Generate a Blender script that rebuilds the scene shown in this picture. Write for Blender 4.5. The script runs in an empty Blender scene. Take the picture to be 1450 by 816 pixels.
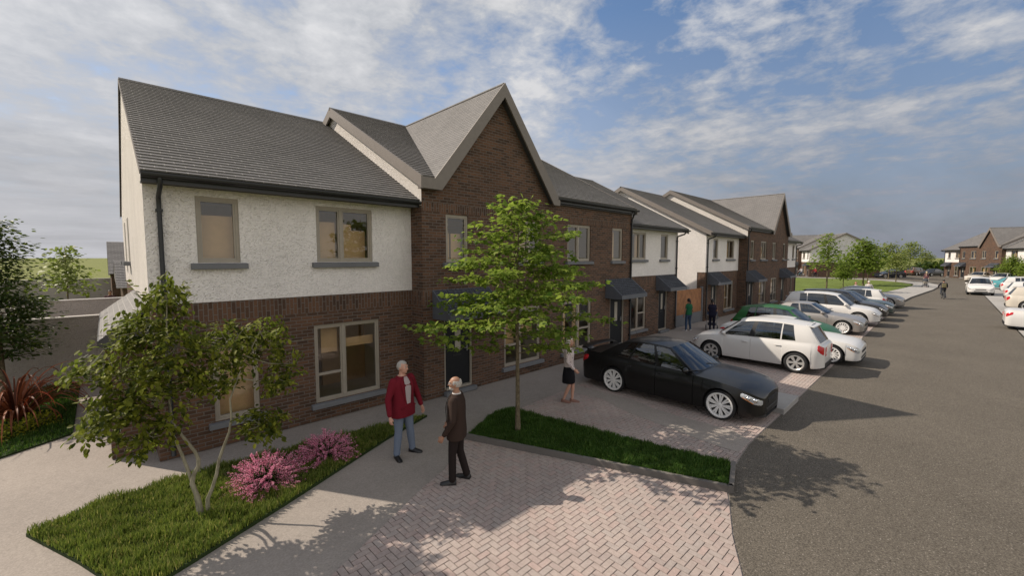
import bpy, bmesh, math, random
import numpy as np
from mathutils import Vector, Matrix, Quaternion, noise
random.seed(7)
PI = math.pi
scene = bpy.context.scene
COL = scene.collection

# ---------------------------------------------------------------- objects
def tag(o, label=None, cat=None, group=None, kind=None):
    if label: o['label'] = label
    if cat: o['category'] = cat
    if group: o['group'] = group
    if kind: o['kind'] = kind
    return o

def empty(name, loc=(0, 0, 0), rz=0.0, parent=None):
    o = bpy.data.objects.new(name, None)
    o.empty_display_size = 0.3
    COL.objects.link(o)
    o.location = loc
    o.rotation_euler = (0, 0, rz)
    if parent: o.parent = parent
    return o

def copy_tree(o, parent=None):
    c = o.copy()
    COL.objects.link(c)
    if parent: c.parent = parent
    for ch in list(o.children):
        copy_tree(ch, c)
    return c

def link_mesh(name, me, mats, parent=None, smooth=None):
    for m in mats: me.materials.append(m)
    if smooth is not None and len(me.polygons):
        me.polygons.foreach_set('use_smooth', [True] * len(me.polygons))
        if smooth < 179:
            me.set_sharp_from_angle(angle=math.radians(smooth))
    o = bpy.data.objects.new(name, me)
    COL.objects.link(o)
    if parent: o.parent = parent
    return o

class MB:
    """collects shapes; build() links them as one mesh object"""
    def __init__(s, mir=False):
        s.v = []; s.f = []; s.m = []; s.mir = mir
    def add(s, vs, fs, mi=0):
        b = len(s.v)
        s.v += [tuple(p) for p in vs]
        s.f += [tuple(b + i for i in f) for f in fs]
        s.m += [mi] * len(fs)
    def poly(s, pts, mi=0):
        s.add(pts, [tuple(range(len(pts)))], mi)
    def box(s, x0, x1, y0, y1, z0, z1, mi=0):
        v = [(x, y, z) for z in (z0, z1) for y in (y0, y1) for x in (x0, x1)]
        s.add(v, [(0, 2, 3, 1), (4, 5, 7, 6), (0, 1, 5, 4), (2, 6, 7, 3), (0, 4, 6, 2), (1, 3, 7, 5)], mi)
    def hull8(s, a, b, mi=0):
        """a, b: two quads (4 pts each) joined into a solid"""
        s.add(list(a) + list(b), [(3, 2, 1, 0), (4, 5, 6, 7), (0, 1, 5, 4), (1, 2, 6, 5), (2, 3, 7, 6), (3, 0, 4, 7)], mi)
    def extrude(s, poly, vec, mi=0):
        n = len(poly); vec = Vector(vec)
        p2 = [tuple(Vector(p) + vec) for p in poly]
        fs = [tuple(reversed(range(n))), tuple(range(n, 2 * n))]
        fs += [(i, (i + 1) % n, n + (i + 1) % n, n + i) for i in range(n)]
        s.add(list(poly) + p2, fs, mi)
    def tube(s, pts, rad, n=8, mi=0, cap=True, sx=1.0):
        pts = [Vector(p) for p in pts]
        if not hasattr(rad, '__len__'): rad = [rad] * len(pts)
        up = Vector((0, 0, 1)); rings = []
        t0 = (pts[1] - pts[0]).normalized()
        a = t0.cross(up)
        if a.length < 1e-3: a = Vector((1, 0, 0))
        a.normalize()
        for i, p in enumerate(pts):
            t = (pts[min(i + 1, len(pts) - 1)] - pts[max(i - 1, 0)])
            if t.length < 1e-9: t = t0.copy()
            t.normalize()
            a = (a - t * a.dot(t)).normalized()
            b = t.cross(a)
            rings.append([p + (a * math.cos(q) * sx + b * math.sin(q)) * rad[i] for q in [2 * PI * k / n for k in range(n)]])
        base = len(s.v)
        vs = [tuple(q) for r in rings for q in r]; fs = []
        for i in range(len(pts) - 1):
            for k in range(n):
                fs.append((i * n + k, i * n + (k + 1) % n, (i + 1) * n + (k + 1) % n, (i + 1) * n + k))
        if cap:
            fs.append(tuple(reversed(range(n))))
            fs.append(tuple(range((len(pts) - 1) * n, len(pts) * n)))
        s.add(vs, fs, mi)
    def ellipsoid(s, c, r, n=12, m=8, mi=0, rot=None):
        vs = []; fs = []
        for i in range(m + 1):
            th = PI * i / m
            for k in range(n):
                ph = 2 * PI * k / n
                p = Vector((r[0] * math.sin(th) * math.cos(ph), r[1] * math.sin(th) * math.sin(ph), r[2] * math.cos(th)))
                if rot is not None: p = rot @ p
                vs.append((p.x + c[0], p.y + c[1], p.z + c[2]))
        for i in range(m):
            for k in range(n):
                fs.append((i * n + k, (i + 1) * n + k, (i + 1) * n + (k + 1) % n, i * n + (k + 1) % n))
        s.add(vs, fs, mi)
    def lathe(s, prof, n=24, mi=0, axis='y', c=(0, 0, 0), close=False):
        """prof: (r, h) pairs"""
        vs = []; fs = []
        for r, h in prof:
            for k in range(n):
                q = 2 * PI * k / n
                if axis == 'y': vs.append((c[0] + r * math.cos(q), c[1] + h, c[2] + r * math.sin(q)))
                else: vs.append((c[0] + r * math.cos(q), c[1] + r * math.sin(q), c[2] + h))
        m = len(prof)
        for i in range(m if close else m - 1):
            j = (i + 1) % m
            for k in range(n):
                fs.append((i * n + k, i * n + (k + 1) % n, j * n + (k + 1) % n, j * n + k))
        s.add(vs, fs, mi)
    def build(s, name, mats, parent=None, smooth=None, bevel=0, recalc=False, T=None):
        if not isinstance(mats, (list, tuple)): mats = [mats]
        v = s.v; f = s.f
        if T is not None: v = [tuple(T @ Vector(p)) for p in v]
        if s.mir:
            v = [(-p[0], p[1], p[2]) for p in v]
            f = [tuple(reversed(q)) for q in f]
        me = bpy.data.meshes.new(name)
        me.from_pydata(v, [], f)
        if len(mats) > 1: me.polygons.foreach_set('material_index', s.m)
        if recalc:
            bm = bmesh.new(); bm.from_mesh(me)
            bmesh.ops.remove_doubles(bm, verts=bm.verts, dist=1e-5)
            bmesh.ops.recalc_face_normals(bm, faces=bm.faces)
            bm.to_mesh(me); bm.free()
        me.update()
        o = link_mesh(name, me, mats, parent, smooth)
        if bevel:
            b = o.modifiers.new('bevel', 'BEVEL'); b.width = bevel; b.segments = 2; b.limit_method = 'ANGLE'
            b.angle_limit = math.radians(40)
        return o

# ---------------------------------------------------------------- materials
class NT:
    def __init__(s, name):
        s.mat = bpy.data.materials.new(name); s.mat.use_nodes = True
        s.t = s.mat.node_tree; s.n = s.t.nodes; s.l = s.t.links
        s.bsdf = s.n.get('Principled BSDF'); s.out = s.n.get('Material Output')
    def node(s, typ, **kw):
        n = s.n.new(typ)
        for k, v in kw.items():
            if k in n.inputs.keys() if isinstance(k, str) else False: pass
            setattr(n, k, v)
        return n
    def link(s, a, b): s.l.new(a, b)
    def val(s, sock, v):
        if hasattr(v, 'is_linked') or isinstance(v, bpy.types.NodeSocket): s.l.new(v, sock)
        else: sock.default_value = v
    def math(s, op, a, b=None, c=None, clamp=False):
        n = s.n.new('ShaderNodeMath'); n.operation = op; n.use_clamp = clamp
        s.val(n.inputs[0], a)
        if b is not None: s.val(n.inputs[1], b)
        if c is not None: s.val(n.inputs[2], c)
        return n.outputs[0]
    def noise(s, vec, scale, detail=3, rough=.55, out='Fac', dist=0):
        n = s.n.new('ShaderNodeTexNoise'); n.inputs['Scale'].default_value = scale
        n.inputs['Detail'].default_value = detail; n.inputs['Roughness'].default_value = rough
        n.inputs['Distortion'].default_value = dist
        if vec is not None: s.l.new(vec, n.inputs['Vector'])
        return n.outputs[out]
    def voronoi(s, vec, scale, feat='F1', out='Distance'):
        n = s.n.new('ShaderNodeTexVoronoi'); n.feature = feat; n.inputs['Scale'].default_value = scale
        if vec is not None: s.l.new(vec, n.inputs['Vector'])
        return n.outputs[out]
    def ramp(s, fac, stops, interp='LINEAR'):
        n = s.n.new('ShaderNodeValToRGB'); cr = n.color_ramp; cr.interpolation = interp
        while len(cr.elements) < len(stops): cr.elements.new(.5)
        for e, (p, c) in zip(cr.elements, stops):
            e.position = p
            e.color = (c, c, c, 1) if isinstance(c, (int, float)) else (c[0], c[1], c[2], 1)
        s.l.new(fac, n.inputs[0]); return n.outputs[0]
    def mix(s, fac, a, b, typ='MIX'):
        n = s.n.new('ShaderNodeMix'); n.data_type = 'RGBA'; n.blend_type = typ
        s.val(n.inputs[0], fac)
        for i, q in ((6, a), (7, b)):
            if isinstance(q, (tuple, list)): n.inputs[i].default_value = (q[0], q[1], q[2], 1)
            else: s.l.new(q, n.inputs[i])
        return n.outputs[2]
    def bump(s, h, strength=.5, dist=.01):
        n = s.n.new('ShaderNodeBump'); n.inputs['Strength'].default_value = strength
        n.inputs['Distance'].default_value = dist; s.l.new(h, n.inputs['Height'])
        s.l.new(n.outputs[0], s.bsdf.inputs['Normal']); return n
    def color(s, c):
        if isinstance(c, (tuple, list)): s.bsdf.inputs['Base Color'].default_value = (c[0], c[1], c[2], 1)
        else: s.l.new(c, s.bsdf.inputs['Base Color'])
    def set(s, **kw):
        for k, v in kw.items():
            s.val(s.bsdf.inputs[k.replace('_', ' ')], v)
    def pos(s): return s.n.new('ShaderNodeNewGeometry').outputs['Position']
    def sep(s, vec):
        n = s.n.new('ShaderNodeSeparateXYZ'); s.l.new(vec, n.inputs[0]); return n.outputs
    def comb(s, x, y, z=0.0):
        n = s.n.new('ShaderNodeCombineXYZ')
        for i, q in enumerate((x, y, z)): s.val(n.inputs[i], q)
        return n.outputs[0]
    def wallcoord(s):
        """(horizontal, z) on walls that face x or y; also returns |nx| > |ny| mask and z"""
        g = s.n.new('ShaderNodeNewGeometry')
        p = s.sep(g.outputs['Position']); nn = s.sep(g.outputs['True Normal'])
        ax = s.math('ABSOLUTE', nn[0]); ay = s.math('ABSOLUTE', nn[1])
        m = s.math('GREATER_THAN', ax, ay)
        mm = s.n.new('ShaderNodeMix'); mm.data_type = 'FLOAT'
        s.l.new(m, mm.inputs[0]); s.l.new(p[0], mm.inputs[2]); s.l.new(p[1], mm.inputs[3])
        return mm.outputs[0], p[2], g.outputs['Position']

def simple(name, c, rough=.6, metal=0.0, spec=None, noise_amt=0.12, nscale=8, bump=0, bscale=60, coat=0):
    t = NT(name)
    if noise_amt:
        f = t.noise(t.pos(), nscale, 4)
        lo = tuple(q * (1 - noise_amt) for q in c); hi = tuple(min(1, q * (1 + noise_amt)) for q in c)
        t.color(t.ramp(f, [(.3, lo), (.7, hi)]))
    else: t.color(c)
    t.set(Roughness=rough, Metallic=metal)
    if spec is not None: t.set(Specular_IOR_Level=spec)
    if coat: t.set(Coat_Weight=coat, Coat_Roughness=.06)
    if bump: t.bump(t.noise(t.pos(), bscale, 3), bump, .01)
    return t.mat

def make_brick():
    t = NT('dark_brick')
    u, z, pos = t.wallcoord()
    m1 = t.math('MULTIPLY', t.math('GREATER_THAN', z, 2.47), t.math('LESS_THAN', z, 2.835))
    m2 = t.math('MULTIPLY', t.math('GREATER_THAN', z, 4.86), t.math('LESS_THAN', z, 5.08))
    m = t.math('MAXIMUM', m1, m2)
    def flo(a, b):
        n = t.n.new('ShaderNodeMix'); n.data_type = 'FLOAT'
        t.l.new(m, n.inputs[0]); t.l.new(a, n.inputs[2]); t.l.new(b, n.inputs[3]); return n.outputs[0]
    vec = t.comb(flo(u, z), flo(z, u))
    b = t.n.new('ShaderNodeTexBrick')
    t.l.new(vec, b.inputs['Vector'])
    b.inputs['Scale'].default_value = 1
    b.inputs['Brick Width'].default_value = .225; b.inputs['Row Height'].default_value = .075
    b.inputs['Mortar Size'].default_value = .0085; b.inputs['Mortar Smooth'].default_value = .1
    b.inputs['Bias'].default_value = -.1
    b.inputs['Color1'].default_value = (.150, .082, .051, 1); b.inputs['Color2'].default_value = (.060, .040, .030, 1)
    b.inputs['Mortar'].default_value = (.155, .130, .112, 1)
    n1 = t.noise(pos, 45, 4, .7); n2 = t.noise(pos, .8, 4)
    c = t.mix(.8, b.outputs['Color'], t.ramp(n1, [(.3, .7), (.7, 1.2)]), 'MULTIPLY')
    c = t.mix(.5, c, t.ramp(n2, [(.35, .8), (.7, 1.1)]), 'MULTIPLY')
    t.color(c); t.set(Roughness=.9, Specular_IOR_Level=.2)
    h = t.math('ADD', t.math('MULTIPLY', b.outputs['Fac'], -1.0), t.math('MULTIPLY', n1, .5))
    t.bump(h, .7, .008)
    return t.mat

def make_render_wall(name, c, big=1.0):
    t = NT(name); pos = t.pos()
    v = t.voronoi(pos, 27 / big); n = t.noise(pos, 33, 4, .68); n2 = t.noise(pos, .9, 4); n3 = t.noise(pos, 9, 5, .65)
    v2 = t.voronoi(pos, 12 / big)
    col = t.ramp(n2, [(.3, tuple(q * .93 for q in c)), (.7, tuple(q * 1.04 for q in c))])
    col = t.mix(1, col, t.ramp(n, [(.3, .89), (.7, 1.08)]), 'MULTIPLY')
    col = t.mix(.7, col, t.ramp(v2, [(.06, 1.22), (.16, 1.0)]), 'MULTIPLY')
    col = t.mix(.8, col, t.ramp(n3, [(.3, .92), (.7, 1.05)]), 'MULTIPLY')
    t.color(col); t.set(Roughness=.95, Specular_IOR_Level=.15)
    h = t.math('ADD', t.math('ADD', t.ramp(v, [(.0, 1.0), (.45, 0.0)]), t.math('MULTIPLY', n, .9)), t.math('MULTIPLY', t.ramp(v2, [(.04, 1.0), (.2, 0.0)]), .8))
    t.bump(h, .8, .024)
    return t.mat

def make_slate(name, c1, c2, gap, rowh, wid=.3):
    t = NT(name)
    u, z, pos = t.wallcoord()
    b = t.n.new('ShaderNodeTexBrick'); t.l.new(t.comb(u, z), b.inputs['Vector'])
    b.inputs['Scale'].default_value = 1; b.inputs['Brick Width'].default_value = wid
    b.inputs['Row Height'].default_value = rowh; b.inputs['Mortar Size'].default_value = .009
    b.inputs['Mortar Smooth'].default_value = .1
    b.inputs['Color1'].default_value = (*c1, 1); b.inputs['Color2'].default_value = (*c2, 1); b.inputs['Mortar'].default_value = (*gap, 1)
    n = t.noise(pos, 30, 4, .65); n2 = t.noise(pos, .7, 4)
    c = t.mix(.6, b.outputs['Color'], t.ramp(n, [(.3, .88), (.7, 1.1)]), 'MULTIPLY')
    c = t.mix(.5, c, t.ramp(n2, [(.35, .85), (.7, 1.1)]), 'MULTIPLY')
    t.color(c); t.set(Roughness=.75, Specular_IOR_Level=.25)
    t.bump(t.math('ADD', t.math('MULTIPLY', b.outputs['Fac'], -1.0), t.math('MULTIPLY', n, .3)), .6, .006)
    return t.mat

def make_glass(name, tint=(.75, .8, .8), gloss=1.0, rough=.0, base=.055):
    t = NT(name); t.n.remove(t.bsdf)
    tr = t.n.new('ShaderNodeBsdfTransparent'); tr.inputs[0].default_value = (*tint, 1)
    gl = t.n.new('ShaderNodeBsdfGlossy'); gl.inputs['Roughness'].default_value = rough
    gl.inputs[0].default_value = (gloss, gloss, gloss, 1)
    fr = t.n.new('ShaderNodeFresnel'); fr.inputs[0].default_value = 1.6
    # facing-independent so that both sides of the pane read alike
    lw = t.n.new('ShaderNodeLayerWeight'); lw.inputs[0].default_value = .35
    f = t.math('ADD', base, t.math('MULTIPLY', t.math('POWER', lw.outputs['Facing'], 3.0), .8), clamp=True)
    mx = t.n.new('ShaderNodeMixShader')
    t.l.new(f, mx.inputs[0]); t.l.new(tr.outputs[0], mx.inputs[1]); t.l.new(gl.outputs[0], mx.inputs[2])
    t.l.new(mx.outputs[0], t.out.inputs[0])
    return t.mat

def make_ground(name, c, fine=220, amt=.35, patch=.18, bump=.3, dist=.006, rough=.95, specks=None):
    t = NT(name); pos = t.pos()
    n1 = t.noise(pos, fine, 3, .7); n2 = t.noise(pos, .45, 5, .6); n3 = t.noise(pos, 6, 4, .6)
    col = t.mix(1, t.ramp(n1, [(.25, tuple(q * (1 - amt) for q in c)), (.75, tuple(q * (1 + amt) for q in c))]),
                t.ramp(n2, [(.3, 1 - patch), (.7, 1 + patch)]), 'MULTIPLY')
    col = t.mix(.6, col, t.ramp(n3, [(.3, 1 - patch * .7), (.7, 1 + patch * .7)]), 'MULTIPLY')
    if specks:
        v = t.voronoi(pos, specks[0])
        w = t.noise(pos, specks[0] * .7, 2)
        f = t.math('MULTIPLY', t.ramp(v, [(.12, 1.0), (.3, 0.0)]), t.ramp(w, [(.5, 0.0), (.6, 1.0)]))
        col = t.mix(f, col, specks[1])
    t.color(col); t.set(Roughness=rough, Specular_IOR_Level=.2)
    t.bump(t.math('ADD', n1, t.math('MULTIPLY', n3, .5)), bump, dist)
    return t.mat

def make_paver():
    t = NT('block_paver'); pos = t.pos()
    g = t.n.new('ShaderNodeNewGeometry')
    r = g.outputs['Random Per Island']
    col = t.ramp(r, [(0, (.385, .315, .283)), (.3, (.41, .34, .303)), (.6, (.37, .318, .29)), (.8, (.42, .325, .29)), (1, (.355, .297, .27))])
    n = t.noise(pos, 90, 4, .7); n2 = t.noise(pos, .6, 5, .6); n3 = t.noise(pos, 14, 4)
    col = t.mix(1, col, t.ramp(n, [(.25, .82), (.75, 1.18)]), 'MULTIPLY')
    col = t.mix(1, col, t.ramp(n2, [(.3, .84), (.7, 1.1)]), 'MULTIPLY')
    col = t.mix(.7, col, t.ramp(n3, [(.25, .82), (.6, 1.05)]), 'MULTIPLY')
    t.color(col); t.set(Roughness=.9, Specular_IOR_Level=.2)
    t.bump(n, .35, .004)
    return t.mat

def make_leaf(name, c_lo, c_hi, trans=.35, rough=.45, glow=(.55, .75, .12)):
    t = NT(name)
    g = t.n.new('ShaderNodeNewGeometry')
    c = t.ramp(g.outputs['Random Per Island'], [(0, c_lo), (.55, tuple((a + b) / 2 for a, b in zip(c_lo, c_hi))), (1, c_hi)])
    t.color(c); t.set(Roughness=rough, Specular_IOR_Level=.12)
    tl = t.n.new('ShaderNodeBsdfTranslucent')
    t.l.new(t.mix(.5, c, glow, 'MIX') if glow else c, tl.inputs[0])
    mx = t.n.new('ShaderNodeMixShader'); mx.inputs[0].default_value = trans
    t.l.new(t.bsdf.outputs[0], mx.inputs[1]); t.l.new(tl.outputs[0], mx.inputs[2]); t.l.new(mx.outputs[0], t.out.inputs[0])
    return t.mat

def make_blade(name, lo, hi, tip=None, trans=.25):
    t = NT(name)
    g = t.n.new('ShaderNodeNewGeometry')
    c = t.ramp(g.outputs['Random Per Island'], [(0, lo), (.65, hi), (.84, hi), (1, tip or hi)])
    n = t.noise(t.pos(), 1.3, 3)
    c = t.mix(.7, c, t.ramp(n, [(.3, .7), (.7, 1.25)]), 'MULTIPLY')
    t.color(c); t.set(Roughness=.55, Specular_IOR_Level=.25)
    tl = t.n.new('ShaderNodeBsdfTranslucent'); t.l.new(c, tl.inputs[0])
    mx = t.n.new('ShaderNodeMixShader'); mx.inputs[0].default_value = trans
    t.l.new(t.bsdf.outputs[0], mx.inputs[1]); t.l.new(tl.outputs[0], mx.inputs[2]); t.l.new(mx.outputs[0], t.out.inputs[0])
    return t.mat

def make_bark(name, c1, c2, scale=14):
    t = NT(name); pos = t.pos(); p = t.sep(pos)
    v = t.comb(t.math('MULTIPLY', p[0], 1), t.math('MULTIPLY', p[1], 1), t.math('MULTIPLY', p[2], .3))
    n = t.noise(v, scale * 3, 5, .7)
    t.color(t.ramp(n, [(.35, c1), (.65, c2)])); t.set(Roughness=.95, Specular_IOR_Level=.1)
    t.bump(n, .8, .015)
    return t.mat

ROWH = .0762       # vertical height of one course of slates
M = {}
M['brick'] = make_brick()
M['white'] = make_render_wall('roughcast_white', (.80, .765, .735))
M['smoothwhite'] = make_render_wall('roughcast_cream', (.78, .73, .675), .6)
M['slate'] = make_slate('slate_roof', (.188, .179, .174), (.150, .144, .141), (.29, .275, .26), ROWH, .29)
M['canopytile'] = make_slate('canopy_tile', (.11, .12, .14), (.075, .083, .098), (.05, .05, .055), .06, .2)
M['taupe'] = simple('taupe_board', (.19, .165, .145), .6, noise_amt=.06)
M['clay'] = simple('clay_frame', (.32, .285, .235), .45, noise_amt=.05)
M['black'] = simple('black_gutter', (.014, .015, .017), .4, noise_amt=.1)
M['charcoal'] = simple('charcoal_door', (.013, .0145, .017), .55, spec=.25, noise_amt=.08)
M['soffit'] = simple('dark_soffit', (.05, .05, .052), .7)
M['sill'] = make_ground('concrete_sill', (.165, .17, .18), 120, .12, .1, .15, .003, .8)
M['glass'] = make_glass('window_glass', (.76, .77, .75), base=.075)
M['wood'] = simple('fence_timber', (.30, .135, .055), .75, noise_amt=.3, nscale=5)
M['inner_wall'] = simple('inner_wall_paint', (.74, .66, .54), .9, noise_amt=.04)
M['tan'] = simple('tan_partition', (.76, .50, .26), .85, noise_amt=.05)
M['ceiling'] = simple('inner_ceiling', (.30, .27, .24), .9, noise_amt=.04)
M['steel'] = simple('grey_steel', (.32, .33, .34), .4, .8)
M['asphalt'] = make_ground('asphalt', (.122, .107, .087), 52, .75, .10, .8, .02, .95, (32, (.34, .31, .27)))
M['concrete'] = make_ground('concrete_path', (.315, .278, .245), 48, .22, .1, .4, .008, .95)
M['kerb'] = make_ground('kerb_concrete', (.15, .138, .125), 110, .18, .15, .3, .004)
M['slab'] = make_ground('pale_slab', (.34, .325, .305), 150, .15, .12, .25, .004)
M['joint'] = make_ground('paver_joint', (.11, .094, .084), 180, .3, .1, .3, .004)
M['paver'] = make_paver()
M['field'] = make_ground('field_grass', (.165, .180, .050), 3.0, .12, .25, .1, .05, 1.0)
M['soil'] = make_ground('turf_soil', (.028, .045, .014), 60, .4, .25, .5, .02, 1.0)
M['lawn'] = make_ground('mown_lawn', (.125, .165, .036), 25, .45, .3, .8, .05, 1.0)
M['blockwall'] = make_render_wall('grey_roughcast', (.40, .365, .335), .7)
M['coping'] = make_ground('pale_coping', (.52, .49, .46), 90, .12, .12, .2, .004)
# ---------------------------------------------------------------- camera, light, sky
cam = bpy.data.cameras.new('camera'); cam.lens = 36 * 595.657 / 1450; cam.sensor_width = 36; cam.sensor_fit = 'HORIZONTAL'
cam.clip_end = 8000; cam.clip_start = .05
co = bpy.data.objects.new('camera', cam); COL.objects.link(co)
co.location = (-.539, -9.695, 3.681)
co.rotation_euler = (math.radians(90 - 4.118), 0, math.radians(45.979 - 90))
scene.camera = co
SUN_AZ = Vector((-.515, .857)); SUN_EL = math.radians(40.5)
sd = Vector((SUN_AZ.x * math.cos(SUN_EL), SUN_AZ.y * math.cos(SUN_EL), math.sin(SUN_EL)))
sl = bpy.data.lights.new('sun', 'SUN'); sl.energy = 4.3; sl.angle = math.radians(.5); sl.color = (1, .885, .75)
so = bpy.data.objects.new('sun', sl); COL.objects.link(so); so.location = (-20, 30, 30)
so.rotation_euler = sd.to_track_quat('Z', 'Y').to_euler()

def make_world():
    w = bpy.data.worlds.new('World'); scene.world = w; w.use_nodes = True
    nt = w.node_tree; n = nt.nodes; l = nt.links; n.clear()
    out = n.new('ShaderNodeOutputWorld'); bg = n.new('ShaderNodeBackground'); bg.inputs[1].default_value = SKY_STRENGTH
    l.new(bg.outputs[0], out.inputs[0])
    sky = n.new('ShaderNodeTexSky'); sky.sky_type = 'NISHITA'; sky.sun_disc = False
    sky.sun_elevation = SUN_EL; sky.sun_rotation = math.atan2(SUN_AZ.x, SUN_AZ.y)
    sky.air_density = 1.0; sky.dust_density = .6; sky.ozone_density = 1.0
    tc = n.new('ShaderNodeTexCoord')
    def mth(op, a, b=None, c=None, clamp=False):
        q = n.new('ShaderNodeMath'); q.operation = op; q.use_clamp = clamp
        for i, v in enumerate((a, b, c)):
            if v is None: continue
            if isinstance(v, (int, float)): q.inputs[i].default_value = v
            else: l.new(v, q.inputs[i])
        return q.outputs[0]
    def rmp(f, stops):
        q = n.new('ShaderNodeValToRGB'); cr = q.color_ramp
        while len(cr.elements) < len(stops): cr.elements.new(.5)
        for e, (p, c) in zip(cr.elements, stops):
            e.position = p; e.color = (c, c, c, 1) if isinstance(c, (int, float)) else (*c, 1)
        l.new(f, q.inputs[0]); return q.outputs[0]
    def mixc(f, a, b, typ='MIX'):
        q = n.new('ShaderNodeMix'); q.data_type = 'RGBA'; q.blend_type = typ
        if isinstance(f, (int, float)): q.inputs[0].default_value = f
        else: l.new(f, q.inputs[0])
        for i, v in ((6, a), (7, b)):
            if isinstance(v, tuple): q.inputs[i].default_value = (*v, 1)
            else: l.new(v, q.inputs[i])
        return q.outputs[2]
    sep = n.new('ShaderNodeSeparateXYZ'); l.new(tc.outputs['Generated'], sep.inputs[0])
    x, y, z = sep.outputs
    zc = mth('MAXIMUM', z, 0.0)
    den = mth('ADD', zc, .16)
    cx = mth('DIVIDE', x, den); cy = mth('DIVIDE', y, den)
    cmb = n.new('ShaderNodeCombineXYZ'); l.new(cx, cmb.inputs[0]); l.new(cy, cmb.inputs[1])
    cmb.inputs[2].default_value = 0
    def nz(scale, det, rough, off, dist=0.0, sx=1, sy=1, rot=0):
        mp = n.new('ShaderNodeMapping'); mp.inputs['Location'].default_value = off
        mp.inputs['Scale'].default_value = (sx, sy, 1); mp.inputs['Rotation'].default_value = (0, 0, rot)
        l.new(cmb.outputs[0], mp.inputs[0])
        q = n.new('ShaderNodeTexNoise'); q.inputs['Scale'].default_value = scale; q.inputs['Detail'].default_value = det
        q.inputs['Roughness'].default_value = rough; q.inputs['Distortion'].default_value = dist
        l.new(mp.outputs[0], q.inputs['Vector']); return q.outputs[0]
    big = nz(.62, 3, .5, (3.1, 1.7, 0))
    puff = nz(2.5, 9, .60, (0.3, 4.2, 0), .15, 1.0, .8, .5)
    fine = nz(9.0, 7, .62, (5.3, .2, 0), .25)
    # cover is denser to the north-west (left of view), thinner overhead to the east
    side = mth('ADD', mth('MULTIPLY', x, -.07), mth('MULTIPLY', y, .10))
    c = mth('ADD', mth('ADD', mth('MULTIPLY', big, .42), mth('MULTIPLY', puff, .70)), mth('MULTIPLY', fine, .40))
    c = mth('ADD', c, side)
    cov = rmp(c, [(CLO, 0), ((CLO + CHI) * .5, .62), (CHI, 1)])
    # cloud tops bright, thick cores greyer
    shade = rmp(mth('ADD', mth('MULTIPLY', puff, .7), mth('MULTIPLY', fine, .3)), [(.36, (2.7, 2.78, 2.95)), (.5, (4.3, 4.3, 4.3)), (.64, (6.2, 6.05, 5.85))])
    skyc = mixc(1, sky.outputs[0], (.82, .90, .98), 'MULTIPLY')
    fill_cloud = rmp(mth('MULTIPLY', y, -1.0), [(.14, 0), (.6, 1)])   # unseen bright cloud added behind the camera to lift the shaded facades
    cov = mth('MAXIMUM', cov, mth('MULTIPLY', fill_cloud, .85))
    shade = mixc(fill_cloud, shade, mixc(1, shade, (1.92, 1.80, 1.67), 'MULTIPLY'))
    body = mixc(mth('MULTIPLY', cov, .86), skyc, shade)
    # low grey haze bank: heavy slate grey to the east, paler to the north
    hz = rmp(zc, [(0, .96), (.11, .84), (.25, .45), (.48, 0)])
    east = rmp(mth('ADD', mth('MULTIPLY', x, .75), mth('MULTIPLY', y, -.65)), [(.05, 0), (.62, 1)])
    hcol = mixc(east, (3.7, 3.7, 3.95), (1.62, 1.72, 2.12))
    wisp = rmp(nz(1.6, 7, .6, (2.2, 8.1, 0), .3, .35, 1.0, .8), [(.35, .86), (.68, 1.16)])
    hcol = mixc(1, hcol, wisp, 'MULTIPLY')
    hcol = mixc(fill_cloud, hcol, (7.0, 6.55, 6.1))
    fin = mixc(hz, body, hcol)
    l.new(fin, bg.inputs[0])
SKY_STRENGTH = .115; CLO = .65; CHI = .85
make_world()
vs = scene.view_settings; vs.view_transform = 'Standard'; vs.look = 'None'; vs.exposure = 0.25; vs.gamma = 1.0
try: vs.use_curve_mapping = False
except Exception: pass
scene.render.engine = 'CYCLES'
scene.cycles.max_bounces = 7; scene.cycles.transparent_max_bounces = 16
scene.cycles.caustics_reflective = False; scene.cycles.caustics_refractive = False

# ---------------------------------------------------------------- ground
def sheet(name, poly, z, mat, sub=None):
    mb = MB(); mb.poly([(x, y, z) for x, y in poly])
    return tag(mb.build(name, mat, recalc=False), kind='structure')

fld = MB()
fld.poly([(-5000, -5000, -.03), (5000, -5000, -.03), (5000, 5000, -.03), (-5000, 5000, -.03)])
tag(fld.build('ground', M['field']), kind='structure')
# the estate road and the cross road
ROAD = [(-4.4, -14.5), (3.4, -9.35), (4.6, -8.24), (5.25, -7.92), (5.91, -7.66), (6.33, -7.49), (7.17, -7.27), (8.42, -7.15), (44.2, -7.15), (52, -7.5), (60, -8.15), (66, -8.65), (73, -9.0),
        (79, -8.9), (85, -7.7), (89.5, -4.6), (91.5, 0), (92.5, 40), (103.5, 40), (104, -6), (108, -10), (108, -40), (92, -40), (91, -20), (88, -15), (84, -12.9), (76, -12.35), (10, -12.35), (0, -16)]
sheet('road', ROAD, -.006, M['asphalt'])
# concrete path: everything between the houses and the parking bays, and round the near garden
PATH = [(-9, -14), (2.9, -11.0), (3.6, -9.9), (4.9, -8.6), (6.2, -7.9), (8.0, -7.6), (44.0, -7.6), (46, -7.6), (46, .35), (45.2, .9), (45.2, 14), (-9, 14)]
sheet('path', PATH, -.012, M['concrete'])
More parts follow.
